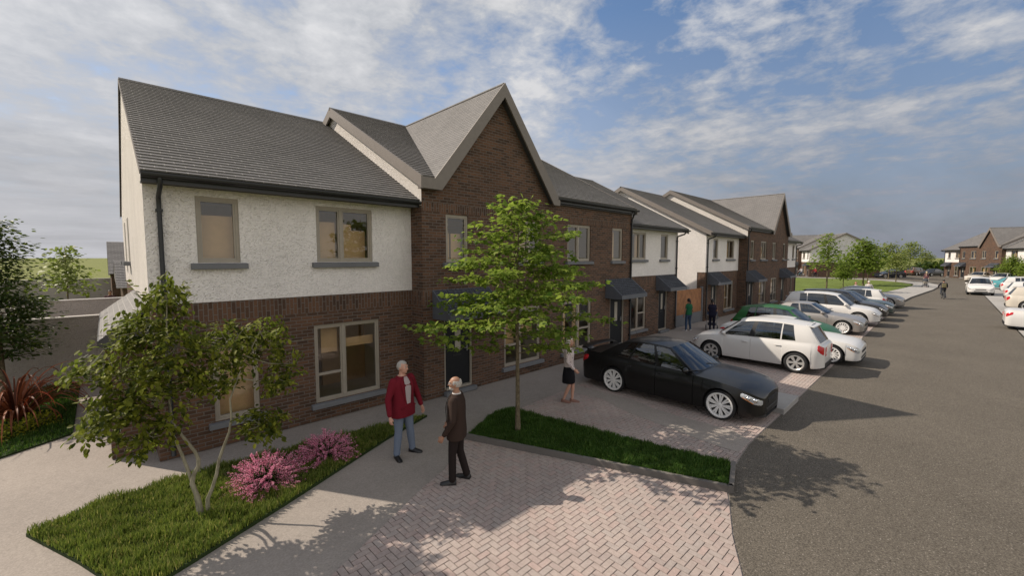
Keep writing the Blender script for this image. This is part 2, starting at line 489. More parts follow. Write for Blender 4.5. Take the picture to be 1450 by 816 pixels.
# raised footway along the curve of the road, beside the green
FW_OUT = [(44.2, -7.15), (52, -7.5), (60, -8.15), (66, -8.65), (73, -9.0), (79, -8.9), (85, -7.7), (89.5, -4.6), (91.5, 0), (92.5, 40)]
FW_IN = [(90.6, 40), (89.6, 1.2), (87.5, -2.6), (83, -5.3), (78.5, -6.6), (73, -6.7), (66, -6.1), (58.2, -5.35), (53.5, -3.2), (49.5, -1.2), (46, .35)]
def slab(name, poly, z0, z1, mats, kind='structure', bevel=0, parent=None):
    mb = MB(); n = len(poly)
    mb.poly([(x, y, z1) for x, y in poly])
    for i in range(n):
        a, b = poly[i], poly[(i + 1) % n]
        mb.add([(a[0], a[1], z0), (b[0], b[1], z0), (b[0], b[1], z1), (a[0], a[1], z1)], [(0, 1, 2, 3)], 1 if len(mats) > 1 else 0)
    o = mb.build(name, mats, parent, recalc=True)
    if kind: tag(o, kind=kind)
    return o
slab('pavement', FW_OUT + FW_IN, -.03, .11, [M['slab'], M['kerb']])
GREEN = [(45.4, .7), (46, .55), (49.5, -1.0), (53.5, -3.0), (58.2, -5.15), (66, -5.9), (73, -6.5), (78.5, -6.4), (83, -5.1), (87.4, -2.4), (89.4, 1.2), (90.4, 40), (45.4, 40)]
sheet('lawn', GREEN, .06, M['lawn'])
# paved forecourts across the road
sheet('paved_forecourt', [(26, -12.3), (76, -12.3), (82, -13), (84, -22), (26, -22)], -.006, M['slab'])
sheet('parking_court', [(104.2, 40), (104.2, -6), (107.6, -9.6), (108.5, -14), (150, -14), (150, 40)], -.012, M['asphalt'])

# paving blocks laid in herringbone
def in_poly(p, poly):
    x, y = p; c = False; j = len(poly) - 1
    for i in range(len(poly)):
        xi, yi = poly[i]; xj, yj = poly[j]
        if (yi > y) != (yj > y) and x < (xj - xi) * (y - yi) / (yj - yi) + xi: c = not c
        j = i
    return c
BED2 = [(4.59, -3.09), (5.2, -2.8), (5.79, -2.55), (6.31, -2.61), (6.75, -5.32), (7.2, -7.22), (6.36, -7.46), (5.6, -5.6)]
STRIP = [(9.05, -2.42), (9.12, -4.18), (8.92, -4.85), (8.87, -5.64), (8.88, -6.73), (8.62, -7.12), (7.9, -7.12), (7.89, -6.75), (7.95, -6.21), (8.1, -5.46), (8.23, -4.61), (8.6, -3.6), (8.4, -2.42)]
NEARP = [(1.17, -4.92), (2.97, -4.02), (3.54, -3.79), (4.45, -3.12), (4.59, -3.09), (5.6, -5.6), (6.33, -7.46), (5.91, -7.64), (5.25, -7.9), (4.6, -8.22), (3.4, -9.3), (2.4, -10.2), (-1.6, -10.2), (-1.6, -6.2)]
FARP = [(6.31, -2.66), (6.83, -2.58), (9.63, -2.40), (44.1, -2.40), (44.1, -7.13), (8.42, -7.13), (7.22, -7.25), (6.75, -5.32)]
sheet('paver_bed', NEARP, -.002, M['joint'])
sheet('paver_bed', FARP, -.002, M['joint'])
def clip_rect(poly, xa, ya, xb, yb):
    out = list(poly)
    for ax, lim, keep in ((0, xa, 1), (0, xb, -1), (1, ya, 1), (1, yb, -1)):
        src = out; out = []
        for i in range(len(src)):
            p, q = src[i - 1], src[i]
            ip, iq = (p[ax] - lim) * keep >= 0, (q[ax] - lim) * keep >= 0
            if ip != iq:
                t = (lim - p[ax]) / (q[ax] - p[ax]); out.append((p[0] + t * (q[0] - p[0]), p[1] + t * (q[1] - p[1])))
            if iq: out.append(q)
        if not out: return []
    return out
def blocks(name, poly, holes, x0, x1, y0, y1, style, z=.006):
    B = .0885; v = []; f = []; g = .004
    if sum(poly[i - 1][0] * poly[i][1] - poly[i][0] * poly[i - 1][1] for i in range(len(poly))) < 0: poly = poly[::-1]
    def block(xa, ya, xb, yb):
        xa += g; ya += g; xb -= g; yb -= g
        if xa < x0 or xb > x1: return
        cs = [(xa, ya), (xb, ya), (xb, yb), (xa, yb)]
        ins = [in_poly(p, poly) for p in cs]
        if not any(ins): return
        for h in holes:
            if all(in_poly(p, h) for p in cs): return
        if not all(ins):
            cs = clip_rect(poly, xa, ya, xb, yb)
            if len(cs) < 3: return
            if abs(sum(cs[i - 1][0] * cs[i][1] - cs[i][0] * cs[i - 1][1] for i in range(len(cs)))) < 4e-4: return
        b = len(v); dz = random.uniform(-.0012, .0012); n = len(cs)
        cx = sum(p[0] for p in cs) / n; cy = sum(p[1] for p in cs) / n; e = .006
        tx, ty = random.uniform(-.012, .012), random.uniform(-.012, .012)
        for k, zz in ((0, z - .007), (1, z)):
            for px, py in cs:
                s_ = 1 if k == 0 else .955
                v.append((cx + (px - cx) * s_, cy + (py - cy) * s_, zz + dz + (tx * (px - cx) + ty * (py - cy))))
        f.append(tuple(range(b + n, b + 2 * n)))
        for i in range(n):
            j = (i + 1) % n
            f.append((b + i, b + j, b + n + j, b + n + i))
    if style == 'herring':
        i0, i1 = int(x0 / B) - 4, int(x1 / B) + 4; j0, j1 = int(y0 / B) - 4, int(y1 / B) + 4
        for j in range(j0, j1):
            for i in range(i0, i1):
                k = (i - j) % 4
                if k == 0: block(i * B, j * B, (i + 2) * B, (j + 1) * B)
                elif k == 3: block(i * B, j * B, (i + 1) * B, (j + 2) * B)
    else:
        nx = int((x1 - x0) / (2 * B)) + 2; ny = int((y1 - y0) / B) + 1
        for j in range(ny):
            off = B if j % 2 else 0
            for i in range(nx):
                block(x0 + i * 2 * B + off, y0 + j * B, x0 + (i + 1) * 2 * B + off, y0 + (j + 1) * B)
    mb = MB(); mb.v = v; mb.f = f; mb.m = [0] * len(f)
    return tag(mb.build(name, M['paver']), kind='structure')
blocks('block_paving', NEARP, [], -1.7, 6.5, -10.2, -3.0, 'herring')
blocks('block_paving', FARP, [BED2, STRIP], 6.2, 20, -7.3, -2.3, 'herring')
blocks('block_paving', FARP, [], 20, 44.2, -7.3, -2.3, 'stretch')
sheet('concrete_strip', STRIP, .0095, M['concrete'])
# low raised kerb islands between the bays
for q, (x0, x1, y0, y1) in enumerate([(10.75, 12.15, -7.2, -6.3), (21.3, 23.45, -7.24, -6.1)]):
    mb = MB(); mb.box(x0, x1, y0, y1, -.02, .125)
    tag(mb.build('kerb_island', M['slab'], bevel=.012), ['low raised concrete island at the nose of the black car', 'low raised concrete island by the nose of the green car'][q], 'kerb island')
# ---------------------------------------------------------------- houses
TS = .538
class House:
    def __init__(s, name, hx, label, mir=False, loc=(0, 0, 0), rz=0.0):
        s.hx = hx; s.mir = mir; s.root = empty(name, loc, rz)
        tag(s.root, label, 'house')
    def mb(s): return MB(s.mir)
    def put(s, mb, name, mats, parent=None, **kw):
        return mb.build(name, mats, parent or s.root, T=Matrix.Translation((-s.hx, 0, 0)), **kw)

def wall_grid(mb, x0, x1, z0, z1, y, holes, depth=.11, mi=0):
    xs = sorted({x0, x1, *[h[0] for h in holes], *[h[1] for h in holes]}); xs = [x for x in xs if x0 <= x <= x1]
    zs = sorted({z0, z1, *[h[2] for h in holes], *[h[3] for h in holes]}); zs = [z for z in zs if z0 <= z <= z1]
    for i in range(len(xs) - 1):
        for j in range(len(zs) - 1):
            cx, cz = (xs[i] + xs[i + 1]) / 2, (zs[j] + zs[j + 1]) / 2
            if any(h[0] < cx < h[1] and h[2] < cz < h[3] for h in holes): continue
            mb.poly([(xs[i], y, zs[j]), (xs[i + 1], y, zs[j]), (xs[i + 1], y, zs[j + 1]), (xs[i], y, zs[j + 1])], mi)
    for a, b, c, d in holes:
        if b <= x0 or a >= x1 or d <= z0 or c >= z1: continue
        Y = y + depth
        mb.poly([(a, y, c), (a, y, d), (a, Y, d), (a, Y, c)], mi); mb.poly([(b, y, c), (b, Y, c), (b, Y, d), (b, y, d)], mi)
        mb.poly([(a, y, d), (b, y, d), (b, Y, d), (a, Y, d)], mi); mb.poly([(a, y, c), (a, Y, c), (b, Y, c), (b, y, c)], mi)

lerp_ = lambda a, b, u: a + (b - a) * u
def window(h, x0, x1, z0, z1, y, cols=(1,), transom=None, sill=True, tan_board=None):
    """clay frame with sashes, pane and sill as its sub-parts. transom: {col: fraction of height}"""
    f = h.mb(); t = .055; d0, d1 = y + .035, y + .115
    f.box(x0, x0 + t, d0, d1, z0, z1); f.box(x1 - t, x1, d0, d1, z0, z1)
    f.box(x0 + t, x1 - t, d0, d1, z0, z0 + t); f.box(x0 + t, x1 - t, d0, d1, z1 - t, z1)
    W = x1 - x0 - 2 * t; x = x0 + t; tot = sum(cols)
    for i, c in enumerate(cols):
        w = W * c / tot
        if i: f.box(x - .03, x + .03, d0, d1, z0 + t, z1 - t)
        a = x + (.03 if i else 0); b = x + w - (.03 if i < len(cols) - 1 else 0)
        s = .035; e0, e1 = y + .05, y + .105
        f.box(a, a + s, e0, e1, z0 + t, z1 - t); f.box(b - s, b, e0, e1, z0 + t, z1 - t)
        f.box(a + s, b - s, e0, e1, z0 + t, z0 + t + s); f.box(a + s, b - s, e0, e1, z1 - t - s, z1 - t)
        if transom and i in transom:
            zt = z0 + (z1 - z0) * transom[i]; f.box(a + s, b - s, e0, e1, zt - .03, zt + .03)
        x += w
    o = h.put(f, 'window', M['clay'])
    if tan_board:
        bm_ = h.mb()
        for a, b_, c_, *d_ in tan_board: bm_.box(lerp_(x0, x1, a), lerp_(x0, x1, b_), y + .30, y + .33, lerp_(z0, z1, d_[0]) if d_ else z0 - .2, lerp_(z0, z1, c_))
        h.put(bm_, 'tan_board', M['tan'], o)  # boards added close behind the glass, standing in for the lit room
    g = h.mb(); yy = y + .085
    g.poly([(x0 + t, yy, z0 + t), (x1 - t, yy, z0 + t), (x1 - t, yy, z1 - t), (x0 + t, yy, z1 - t)])
    h.put(g, 'pane', M['glass'], o)
    if sill:
        s = h.mb(); s.add([(x0 - .11, y - .1, z0 - .12), (x1 + .11, y - .1, z0 - .12), (x1 + .11, y + .035, z0 - .12), (x0 - .11, y + .035, z0 - .12),
                           (x0 - .11, y - .1, z0 - .018), (x1 + .11, y - .1, z0 - .018), (x1 + .11, y + .035, z0 - .002), (x0 - .11, y + .035, z0 - .002)],
                          [(3, 2, 1, 0), (4, 5, 6, 7), (0, 1, 5, 4), (1, 2, 6, 5), (2, 3, 7, 6), (3, 0, 4, 7)])
        h.put(s, 'sill', M['sill'], o, bevel=.008)
    return o

def door(h, x0, x1, z0, z1, y, glaze=.3, flip=False):
    d = h.mb(); Y = y + .07
    d.box(x0 + .05, x1 - .05, Y, Y + .05, z0 + .04, z1 - .05)
    o = h.put(d, 'door', M['charcoal'])
    f = h.mb()
    f.box(x0, x0 + .05, y + .02, y + .12, z0, z1); f.box(x1 - .05, x1, y + .02, y + .12, z0, z1)
    f.box(x0 + .05, x1 - .05, y + .02, y + .12, z1 - .05, z1); f.box(x0 + .05, x1 - .05, y - .02, y + .12, z0 - .02, z0 + .04)
    h.put(f, 'door_frame', M['clay'], o)
    g = h.mb(); w = x1 - x0
    gx0 = x0 + w * (.42 if not flip else .40); gx1 = gx0 + w * .2
    g.box(gx0, gx1, Y - .006, Y - .001, z0 + (z1 - z0) * .5, z1 - .22)
    h.put(g, 'pane', M['doorglass'], o)
    k = h.mb(); hx = x1 - .16 if not flip else x0 + .16
    k.box(hx - .015, hx + .015, Y - .05, Y - .001, z0 + .96, z0 + 1.14); k.box(hx - .1, hx + .02, Y - .06, Y - .045, z0 + 1.04, z0 + 1.065)
    h.put(k, 'handle', M['steel'], o, bevel=.004)
    lp = h.mb(); cx = x0 + w * .5
    lp.box(cx - .14, cx + .14, Y - .012, Y - .001, z0 + .86, z0 + .91)
    h.put(lp, 'letter_plate', M['black'], o)
    s = h.mb(); s.box(x0 - .05, x1 + .05, y - .16, y - .022, 0, z0 - .03)
    h.put(s, 'step', M['sill'], bevel=.008)
    return o

def canopy(h, x0, x1, y, zt=2.84, zf=2.26, out=.72, fh=.15):
    c = h.mb(); yf = y - out
    # tiled slope as overlapping courses
    n = 11; nrm = Vector((0, -(zt - zf), out)).normalized()
    for i in range(n):
        a = i / n; b = (i + 1) / n
        lip = nrm * .016
        p = lambda t: (yf + (y - yf) * t, zf + (zt - zf) * t)
        (ya, za), (yb, zb) = p(a), p(b)
        c.poly([(x0, ya + lip.y, za + lip.z), (x1, ya + lip.y, za + lip.z), (x1, yb, zb), (x0, yb, zb)])
        c.poly([(x0, ya, za), (x1, ya, za), (x1, ya + lip.y, za + lip.z), (x0, ya + lip.y, za + lip.z)])
    nb = int((x1 - x0) / .14)
    for i in range(1, nb):
        x = x0 + (x1 - x0) * i / nb
        c.hull8([(x - .008, yf, zf + .012), (x + .008, yf, zf + .012), (x + .008, yf, zf + .03), (x - .008, yf, zf + .03)],
                [(x - .008, y - .003, zt + .004), (x + .008, y - .003, zt + .004), (x + .008, y - .003, zt + .022), (x - .008, y - .003, zt + .022)])
    o = h.put(c, 'canopy_roof', M['canopytile'])
    f = h.mb()
    f.box(x0 - .03, x1 + .03, yf - .03, yf - .001, zf - fh, zf + .005)
    for xx in (x0 - .03, x1):
        f.extrude([(xx, yf, zf - fh), (xx, y - .003, zf - fh), (xx, y - .003, zt + .01), (xx, yf, zf + .01)], (.03, 0, 0))
    f.poly([(x0, yf, zf - fh + .02), (x1, yf, zf - fh + .02), (x1, y - .003, zf - fh + .02), (x0, y - .003, zf - fh + .02)])
    h.put(f, 'canopy_fascia', M['canopyside'], o, recalc=True)
    return o

def step_rows(mb, zlo, zhi, P, nrm, lip=.026):
    """courses of slates between two edges P(z, 0) and P(z, 1)"""
    nrm = Vector(nrm).normalized() * lip
    k0 = math.floor(zlo / ROWH + 1e-6); k1 = math.ceil(zhi / ROWH - 1e-6)
    for k in range(k0, k1):
        za, zb = max(zlo, k * ROWH), min(zhi, (k + 1) * ROWH)
        a0, a1, b0, b1 = Vector(P(za, 0)), Vector(P(za, 1)), Vector(P(zb, 0)), Vector(P(zb, 1))
        if (a1 - a0).length < 1e-3 and (b1 - b0).length < 1e-3: continue
        up = [a0 + nrm, a1 + nrm, b1, b0]
        nn = (up[1] - up[0]).cross(up[3] - up[0])
        if nn.dot(nrm) < 0: up = [up[1], up[0], up[3], up[2]]; lo = [a1, a0]
        else: lo = [a0, a1]
        mb.poly(up); mb.poly([lo[0], lo[1], up[1], up[0]])

def gutter(h, x0, x1, y, z, roof, name='gutter'):
    g = h.mb(); n = 7; R = .062
    pr = [(y + R * math.cos(PI + PI * i / n), z + R * math.sin(PI + PI * i / n)) for i in range(n + 1)]
    vs = [(x, a, b) for x in (x0, x1) for a, b in pr]; m = n + 1
    g.add(vs, [(i, i + 1, m + i + 1, m + i) for i in range(n)] + [tuple(range(m)), tuple(range(2 * m - 1, m - 1, -1))])
    g.add([(x0, y - R * .9, z - .004), (x1, y - R * .9, z - .004), (x1, y + R * .9, z - .004), (x0, y + R * .9, z - .004)], [(0, 1, 2, 3)])
    g.box(x0, x1, y + R + .002, y + R + .03, z - .13, z + .05)
    return h.put(g, name, M['black'], roof)

def downpipe(h, x, ywall, zg, yg, zbot=.08, r=.036):
    p = h.mb(); yw = ywall - .055
    p.tube([(x, yg, zg - .05), (x, yg, zg - .13), (x, yg + .06, zg - .2), (x, yw - .04, zg - .3), (x, yw, zg - .36), (x, yw, zg - .5), (x, yw, zbot + .1), (x, yw - .05, zbot)], r, 10)
    for z in (zg - .55, zg * .62, 1.9, .45):
        p.box(x - r - .015, x + r + .015, yw - r - .006, ywall - .001, z - .02, z + .02)
    return h.put(p, 'downpipe', M['black'], smooth=50)

def verge(h, x0, x1, y0, z0, y1, z1, y2, depth=.24, roof=None):
    """barge board along a roof edge: front foot, ridge, back foot; z is the top"""
    b = h.mb()
    b.extrude([(x0, y0, z0), (x0, y1, z1), (x0, y1, z1 - depth), (x0, y0 - .0, z0 - depth)], (x1 - x0, 0, 0))
    zb = z1 - (y2 - y1) * (z1 - z0) / (y1 - y0)
    b.extrude([(x0, y1, z1), (x0, y2, zb), (x0, y2, zb - depth), (x0, y1, z1 - depth)], (x1 - x0, 0, 0))
    return h.put(b, 'bargeboard', M['taupe'], roof, recalc=True)

def interior(h, x0, x1, y0, y1, top, party=True, ypart=2.6):
    m = h.mb()
    def q(pts, mi): m.poly(pts, mi)
    e = .13
    xa, xb, ya, yb = x0 + e, x1 - e, y0 + e, y1 - e
    for za, zb in ((.02, 2.62), (2.8, top)):
        q([(xa, ya, za), (xb, ya, za), (xb, yb, za), (xa, yb, za)], 0)
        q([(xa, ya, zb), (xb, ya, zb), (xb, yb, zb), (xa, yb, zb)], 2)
        q([(xa, ya, za), (xa, yb, za), (xa, yb, zb), (xa, ya, zb)], 0)
        q([(xb, ya, za), (xb, yb, za), (xb, yb, zb), (xb, ya, zb)], 0)
        # partition with a doorway, tan boards either side
        xm = xa + (xb - xa) * .5; dz = za + 2.0
        wall_grid(m, xa, xb, za, zb, ypart, [(xm + .25, xm + 1.2, za, dz)], .1, 1)
        wall_grid(m, xa, xm - .2, za, zb - .35, ypart - 1.1, [], .1, 1)
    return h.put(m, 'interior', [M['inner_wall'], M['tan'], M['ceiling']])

M['doorglass'] = simple('door_glazing', (.40, .37, .31), .25, noise_amt=.1)
M['canopyside'] = simple('canopy_fascia', (.095, .104, .122), .5, noise_amt=.08)
ZE, YE, YR, YB = 5.116, -.45, 5.47, 10.9       # white house: eave, ridge, back wall
ZR = ZE + TS * (YR - YE)

def white_house(xa, xb, label, outer, place, gable_brick=True, wins_up=(), wins_lo=(), doors=(), canopies=(), porch=False, low_return=0.0):
    """outer: 'L' or 'R', the side with a free gable"""
    loc, rz, mir = place(xa)
    h = House('white_house', xa, label, mir, loc, rz)
    L = outer == 'L'; xo = xa if L else xb; sg = -1 if L else 1
    holes_lo = [w[:4] for w in wins_lo] + [d[:4] for d in doors]; holes_up = [w[:4] for w in wins_up]
    w = h.mb(); wall_grid(w, xa, xb, 0, 2.84, 0, holes_lo)
    # gable return and back wall in brick
    def gq(pts): return [(xo, y, z) for y, z in pts]
    def face(mb, pts): mb.poly(gq(pts if not L else list(reversed(pts))))
    gb = h.mb()
    if gable_brick:
        face(gb, [(0, 0), (YB, 0), (YB, 2.84), (0, 2.84)])
    else:
        face(gb, [(0, 0), (low_return, 0), (low_return, 2.84), (0, 2.84)])
    bh = [(xa + .8, xa + 2.3, .9, 2.2), (xa + 3.2, xa + 4.4, .05, 2.2)]
    bw = h.mb(); wall_grid(bw, xa, xb, 0, 2.84, YB, bh, -.11)
    w.v += []; h.put(w, 'brick_wall', M['brick']); h.put(gb, 'brick_wall', M['brick']); h.put(bw, 'brick_wall', M['brick'])
    u = h.mb(); y = -.016; wall_grid(u, xa - (.016 if L else 0), xb + (0 if L else .016), 2.84, 5.0, y, holes_up)
    u.poly([(xa, 0, 2.84), (xb, 0, 2.84), (xb, y, 2.84), (xa, y, 2.84)])
    uh = [(xa + .9, xa + 2.2, 3.6, 4.8), (xa + 3.0, xa + 4.3, 3.6, 4.8)]
    h.put(u, 'render_wall', M['white'], recalc=False)
    u = h.mb(); wall_grid(u, xa, xb, 2.84, 5.0, YB, uh, -.11)
    h.put(u, 'render_wall', M['white'])
    g = h.mb(); xg = xo + sg * .016
    zb = 2.84; z1 = ZE + TS * (y - YE) - .08; z2 = ZE + TS * (YB - YE) - .08
    zbk = ZR - TS * (YB - YR) - .08
    pts = [(y, zb), (YB, zb), (YB, zbk), (YR, ZR - .08), (y, z1)]
    if not gable_brick: pts = [(y, zb), (low_return, zb), (low_return, 0), (YB, 0), (YB, zbk), (YR, ZR - .08), (y, z1)]
    g.poly([(xg, a, b) for a, b in (pts if not L else list(reversed(pts)))])
    h.put(g, 'gable_wall', M['smoothwhite'] if L else M['white'])
    # roof
    x0, x1 = (xa - .05, xb) if L else (xa, xb + .30)
    r = h.mb()
    step_rows(r, ZE, ZR, lambda z, s_: ((x0, x1)[s_], YE + (z - ZE) / TS, z), (0, -TS, 1))
    r.poly([(x1, YR, ZR), (x0, YR, ZR), (x0, YB + .4, ZR - TS * (YB + .4 - YR)), (x1, YB + .4, ZR - TS * (YB + .4 - YR))])
    # underside
    r.poly([(x0, YE + .03, ZE - .06), (x0, YR, ZR - .1), (x1, YR, ZR - .1), (x1, YE + .03, ZE - .06)])
    r.tube([(x0, YR, ZR - .01), (x1, YR, ZR - .01)], .06, 8)
    ro = h.put(r, 'roof', M['slate'])
    s = h.mb(); s.box(xa - .04 if L else xa, xb if L else xb + .04, YE + .06, -.018, 4.955, 4.985)
    h.put(s, 'soffit', M['soffit'], ro)
    gutter(h, x0 - (.0 if L else 0), x1 + (0 if L else .05), YE - .045, ZE - .055, ro)
    if not L: verge(h, x1 - .05, x1 + .0, YE - .02, ZE + .02 , YR, ZR + .035, YB + .4, .26, ro)
    else:
        verge(h, x0 - .012, x0 + .0, YE, ZE + .005, YR, ZR + .01, YB + .4, .07, ro)
    for q in wins_up: window(h, *q[:4], -.016, *q[4:])
    for q in wins_lo: window(h, *q[:4], 0, *q[4:])
    for q in doors: door(h, *q[:4], 0)
    for q in canopies: canopy(h, *q, 0)
    downpipe(h, xa + .19 if L else xb - .14, -.016, ZE - .055, YE - .045)
    interior(h, xa, xb, 0, YB, 4.95)
    for i, q in enumerate(uh): window(h, *q, YB - .2, (1, 1), sill=False)
    if porch:
        p = h.mb(); X = -.62
        p.poly([(X, .72, 0), (-.003, .72, 0), (-.003, .72, 2.4), (X, .72, 2.2)])
        p.poly([(X, 5.6, 0), (X, .72, 0), (X, .72, 2.2), (X, 5.6, 2.2)])
        p.poly([(-.003, 5.6, 0), (X, 5.6, 0), (X, 5.6, 2.2), (-.003, 5.6, 2.4)])
        h.put(p, 'side_bay', M['brick'])
        q = h.mb()
        step_rows(q, 2.24, 2.80, lambda z, s_: (X - .06 + (z - 2.24) / .56 * (-.004 - X + .06), (.5, 5.8)[s_], z), (-.56, 0, .68), .008)
        lo = h.put(q, 'bay_roof', M['slate'])
        c = h.mb(); c.extrude([(X - .06, .49, 2.24), (-.004, .49, 2.79), (-.004, .49, 2.2), (X - .06, .49, 2.12)], (0, .22, 0))
        c.box(X - .085, X - .062, .49, 5.8, 2.1, 2.23)
        h.put(c, 'bay_fascia', M['soffit'], lo)
        for yy in (6.3, 8.6):
            f = h.mb(); f.box(-.028, -.017, yy, yy + .6, 3.58, 4.8); fo = h.put(f, 'window', M['clay'])
            s = h.mb(); s.box(-.17, -.017, yy - .1, yy + .7, 3.46, 3.57); h.put(s, 'sill', M['sill'], fo, bevel=.006)
    return h

BY = -.533; BZE, BYE, BYR, BYB = 5.67, -.68, 4.75, 10.2
BZR = BZE + TS * (BYR - BYE)
GX, GZ, GS = 7.82, 8.58, 1.247
def brick_house(xa, xb, label, side, place, wins_up, wins_lo, doors, canopies, gable):
    loc, rz, mir = place(xa)
    h = House('brick_house', xa, label, mir, loc, rz)
    w = h.mb(); holes = [q[:4] for q in wins_up] + [q[:4] for q in wins_lo] + [d[:4] for d in doors]
    wall_grid(w, xa, xb, 0, 5.47, BY, holes)
    if gable:
        hw = (GZ - .16 - 5.47) / GS
        w.poly([(max(xa, GX - hw), BY, 5.47), (min(xb, GX + hw), BY, 5.47), (GX, BY, GZ - .16)])
    bh = [(xa + .8, xa + 2.0, .9, 2.2), (xa + 2.6, xa + 3.8, .05, 2.2), (xa + .9, xa + 2.1, 3.6, 4.8), (xa + 2.8, xa + 4.0, 3.6, 4.8)]
    rw_ = h.mb(); wall_grid(rw_, xa, xb, 0, 5.0, BYB, bh, -.11); h.put(rw_, 'rear_wall', M['brick'])
    xo = xa if side == 'L' else xb
    fl = [(xo, BY, 0), (xo, .002, 0), (xo, .002, 5.0), (xo, BY, 5.0)]
    fw_ = h.mb(); fw_.poly(list(reversed(fl)) if side == 'L' else fl); h.put(fw_, 'flank_brick', M['brick'])
    h.put(w, 'brick_wall', M['brick'])
    xw = xo + (-.004 if side == 'L' else .004)
    zt = lambda y: BZE + TS * (y - BYE) - .08
    zb = lambda y: BZR - TS * (y - BYR) - .08
    fp = [(xw, BY, 4.98), (xw, BYB, 4.98), (xw, BYB, zb(BYB)), (xw, BYR, BZR - .08), (xw, BY, zt(BY))]
    f = h.mb(); f.poly(list(reversed(fp)) if side == 'L' else fp)
    h.put(f, 'flank_wall', M['smoothwhite'])
    x0, x1 = (xa - .15, xb) if side == 'L' else (xa, xb + .15)
    r = h.mb()
    Y = lambda z: BYE + (z - BZE) / TS
    xl = lambda z: GX - (GZ - z) / GS
    xr = lambda z: GX + (GZ - z) / GS
    n = (0, -TS, 1)
    if gable:
        step_rows(r, BZE, GZ, lambda z, s_: ((x0, xl(z))[s_], Y(z), z), n)
        step_rows(r, BZE, GZ, lambda z, s_: ((min(xr(z), x1), x1)[s_], Y(z), z), n)
        step_rows(r, GZ, BZR, lambda z, s_: ((x0, x1)[s_], Y(z), z), n)
    else:
        step_rows(r, BZE, BZR, lambda z, s_: ((x0, x1)[s_], Y(z), z), n)
    yb = BYB + .4; zbk = BZR - TS * (yb - BYR)
    r.poly([(x1, BYR, BZR), (x0, BYR, BZR), (x0, yb, zbk), (x1, yb, zbk)])
    if not gable: r.poly([(x0, BYE + .03, BZE - .06), (x0, BYR, BZR - .1), (x1, BYR, BZR - .1), (x1, BYE + .03, BZE - .06)])
    r.tube([(x0, BYR, BZR - .01), (x1, BYR, BZR - .01)], .06, 8)
    ro = h.put(r, 'roof', M['slate'])
    if gable:
        g = h.mb(); yf = BYE - .04; zlo = 5.53
        yv = lambda z: max(Y(z), yf)
        for sx in (-1, 1):
            step_rows(g, zlo, GZ, lambda z, s_: (GX + sx * (GZ - z) / GS, (yf, yv(z) + .03)[s_], z), (sx * GS, 0, 1), .007)
        for sx in (-1, 1):   # underside
            a = GX + sx * (GZ - zlo - .1) / GS
            g.poly([(GX, yf, GZ - .12), (a, yf, zlo), (a, BY + .02, zlo), (GX, BY + .02, GZ - .12)])
        g.tube([(GX, yf, GZ - .01), (GX, 4.6, GZ - .01)], .05, 8)
        go = h.put(g, 'gable_roof', M['slate'], ro)
        b = h.mb(); d = .40
        for sx in (-1, 1):
            zf = 5.52
            xf = GX + sx * (GZ + .03 - zf) / GS; xi = GX + sx * (GZ + .03 - d - zf + .14) / GS
            pl = [(GX, yf - .05, GZ + .03), (xf, yf - .05, zf), (xf - sx * .02, yf - .05, zf - .14), (xi - sx * .1, yf - .05, zf - .14), (GX, yf - .05, GZ + .03 - d)]
            b.extrude(pl, (0, .045, 0))
        h.put(b, 'bargeboard', M['taupe'], go, recalc=True)
        s = h.mb()
        for sx in (-1, 1):
            zt_ = GZ - .30; zf = 5.46
            a = GX + sx * (zt_ - zf) / GS
            s.hull8([(GX, yf - .003, zt_), (a, yf - .003, zf), (a, BY - .003, zf), (GX, BY - .003, zt_)], [(GX, yf - .003, zt_ - .03), (a - sx * .03, yf - .003, zf - .03), (a - sx * .03, BY - .003, zf - .03), (GX, BY - .003, zt_ - .03)])
        h.put(s, 'soffit', M['soffit'], go)
        # boxed eave between the flank verge and the valley
        e = h.mb(); e.box(x0 + .052, GX - (GZ - 5.62) / GS + .02, yf - .048, BY - .003, BZE - .29, BZE - .02)
        h.put(e, 'boxed_eave', M['taupe'], ro)
        gx0, gx1 = GX + (GZ - 5.53) / GS + .06, xb
    else:
        gx0, gx1 = x0, x1 + .05
    if gx1 - gx0 > .2:
        gutter(h, gx0, gx1, BYE - .045, BZE - .055, ro)
        s = h.mb(); s.box(gx0, gx1 - .06, BYE + .06, BY - .003, 5.44, 5.468); h.put(s, 'soffit', M['soffit'], ro)
    if side == 'L': verge(h, x0 - .0, x0 + .05, BYE - .09, BZE + .0, BYR, BZR + .035, BYB + .4, .3, ro)
    else: verge(h, x1 - .05, x1, BYE - .02, BZE + .02, BYR, BZR + .035, BYB + .4, .26, ro)
    for q in wins_up + wins_lo: window(h, *q[:4], BY, *q[4:])
    for q in doors: door(h, *q[:4], BY)
    for q in canopies: canopy(h, *q, BY)
    if side == 'R': downpipe(h, xb - .08, BY, BZE - .055, BYE - .045)
    interior(h, xa, xb, BY, BYB, 4.98)
    for i, q in enumerate(bh): window(h, *q, BYB - .2, (1, 1), sill=False)
    return h

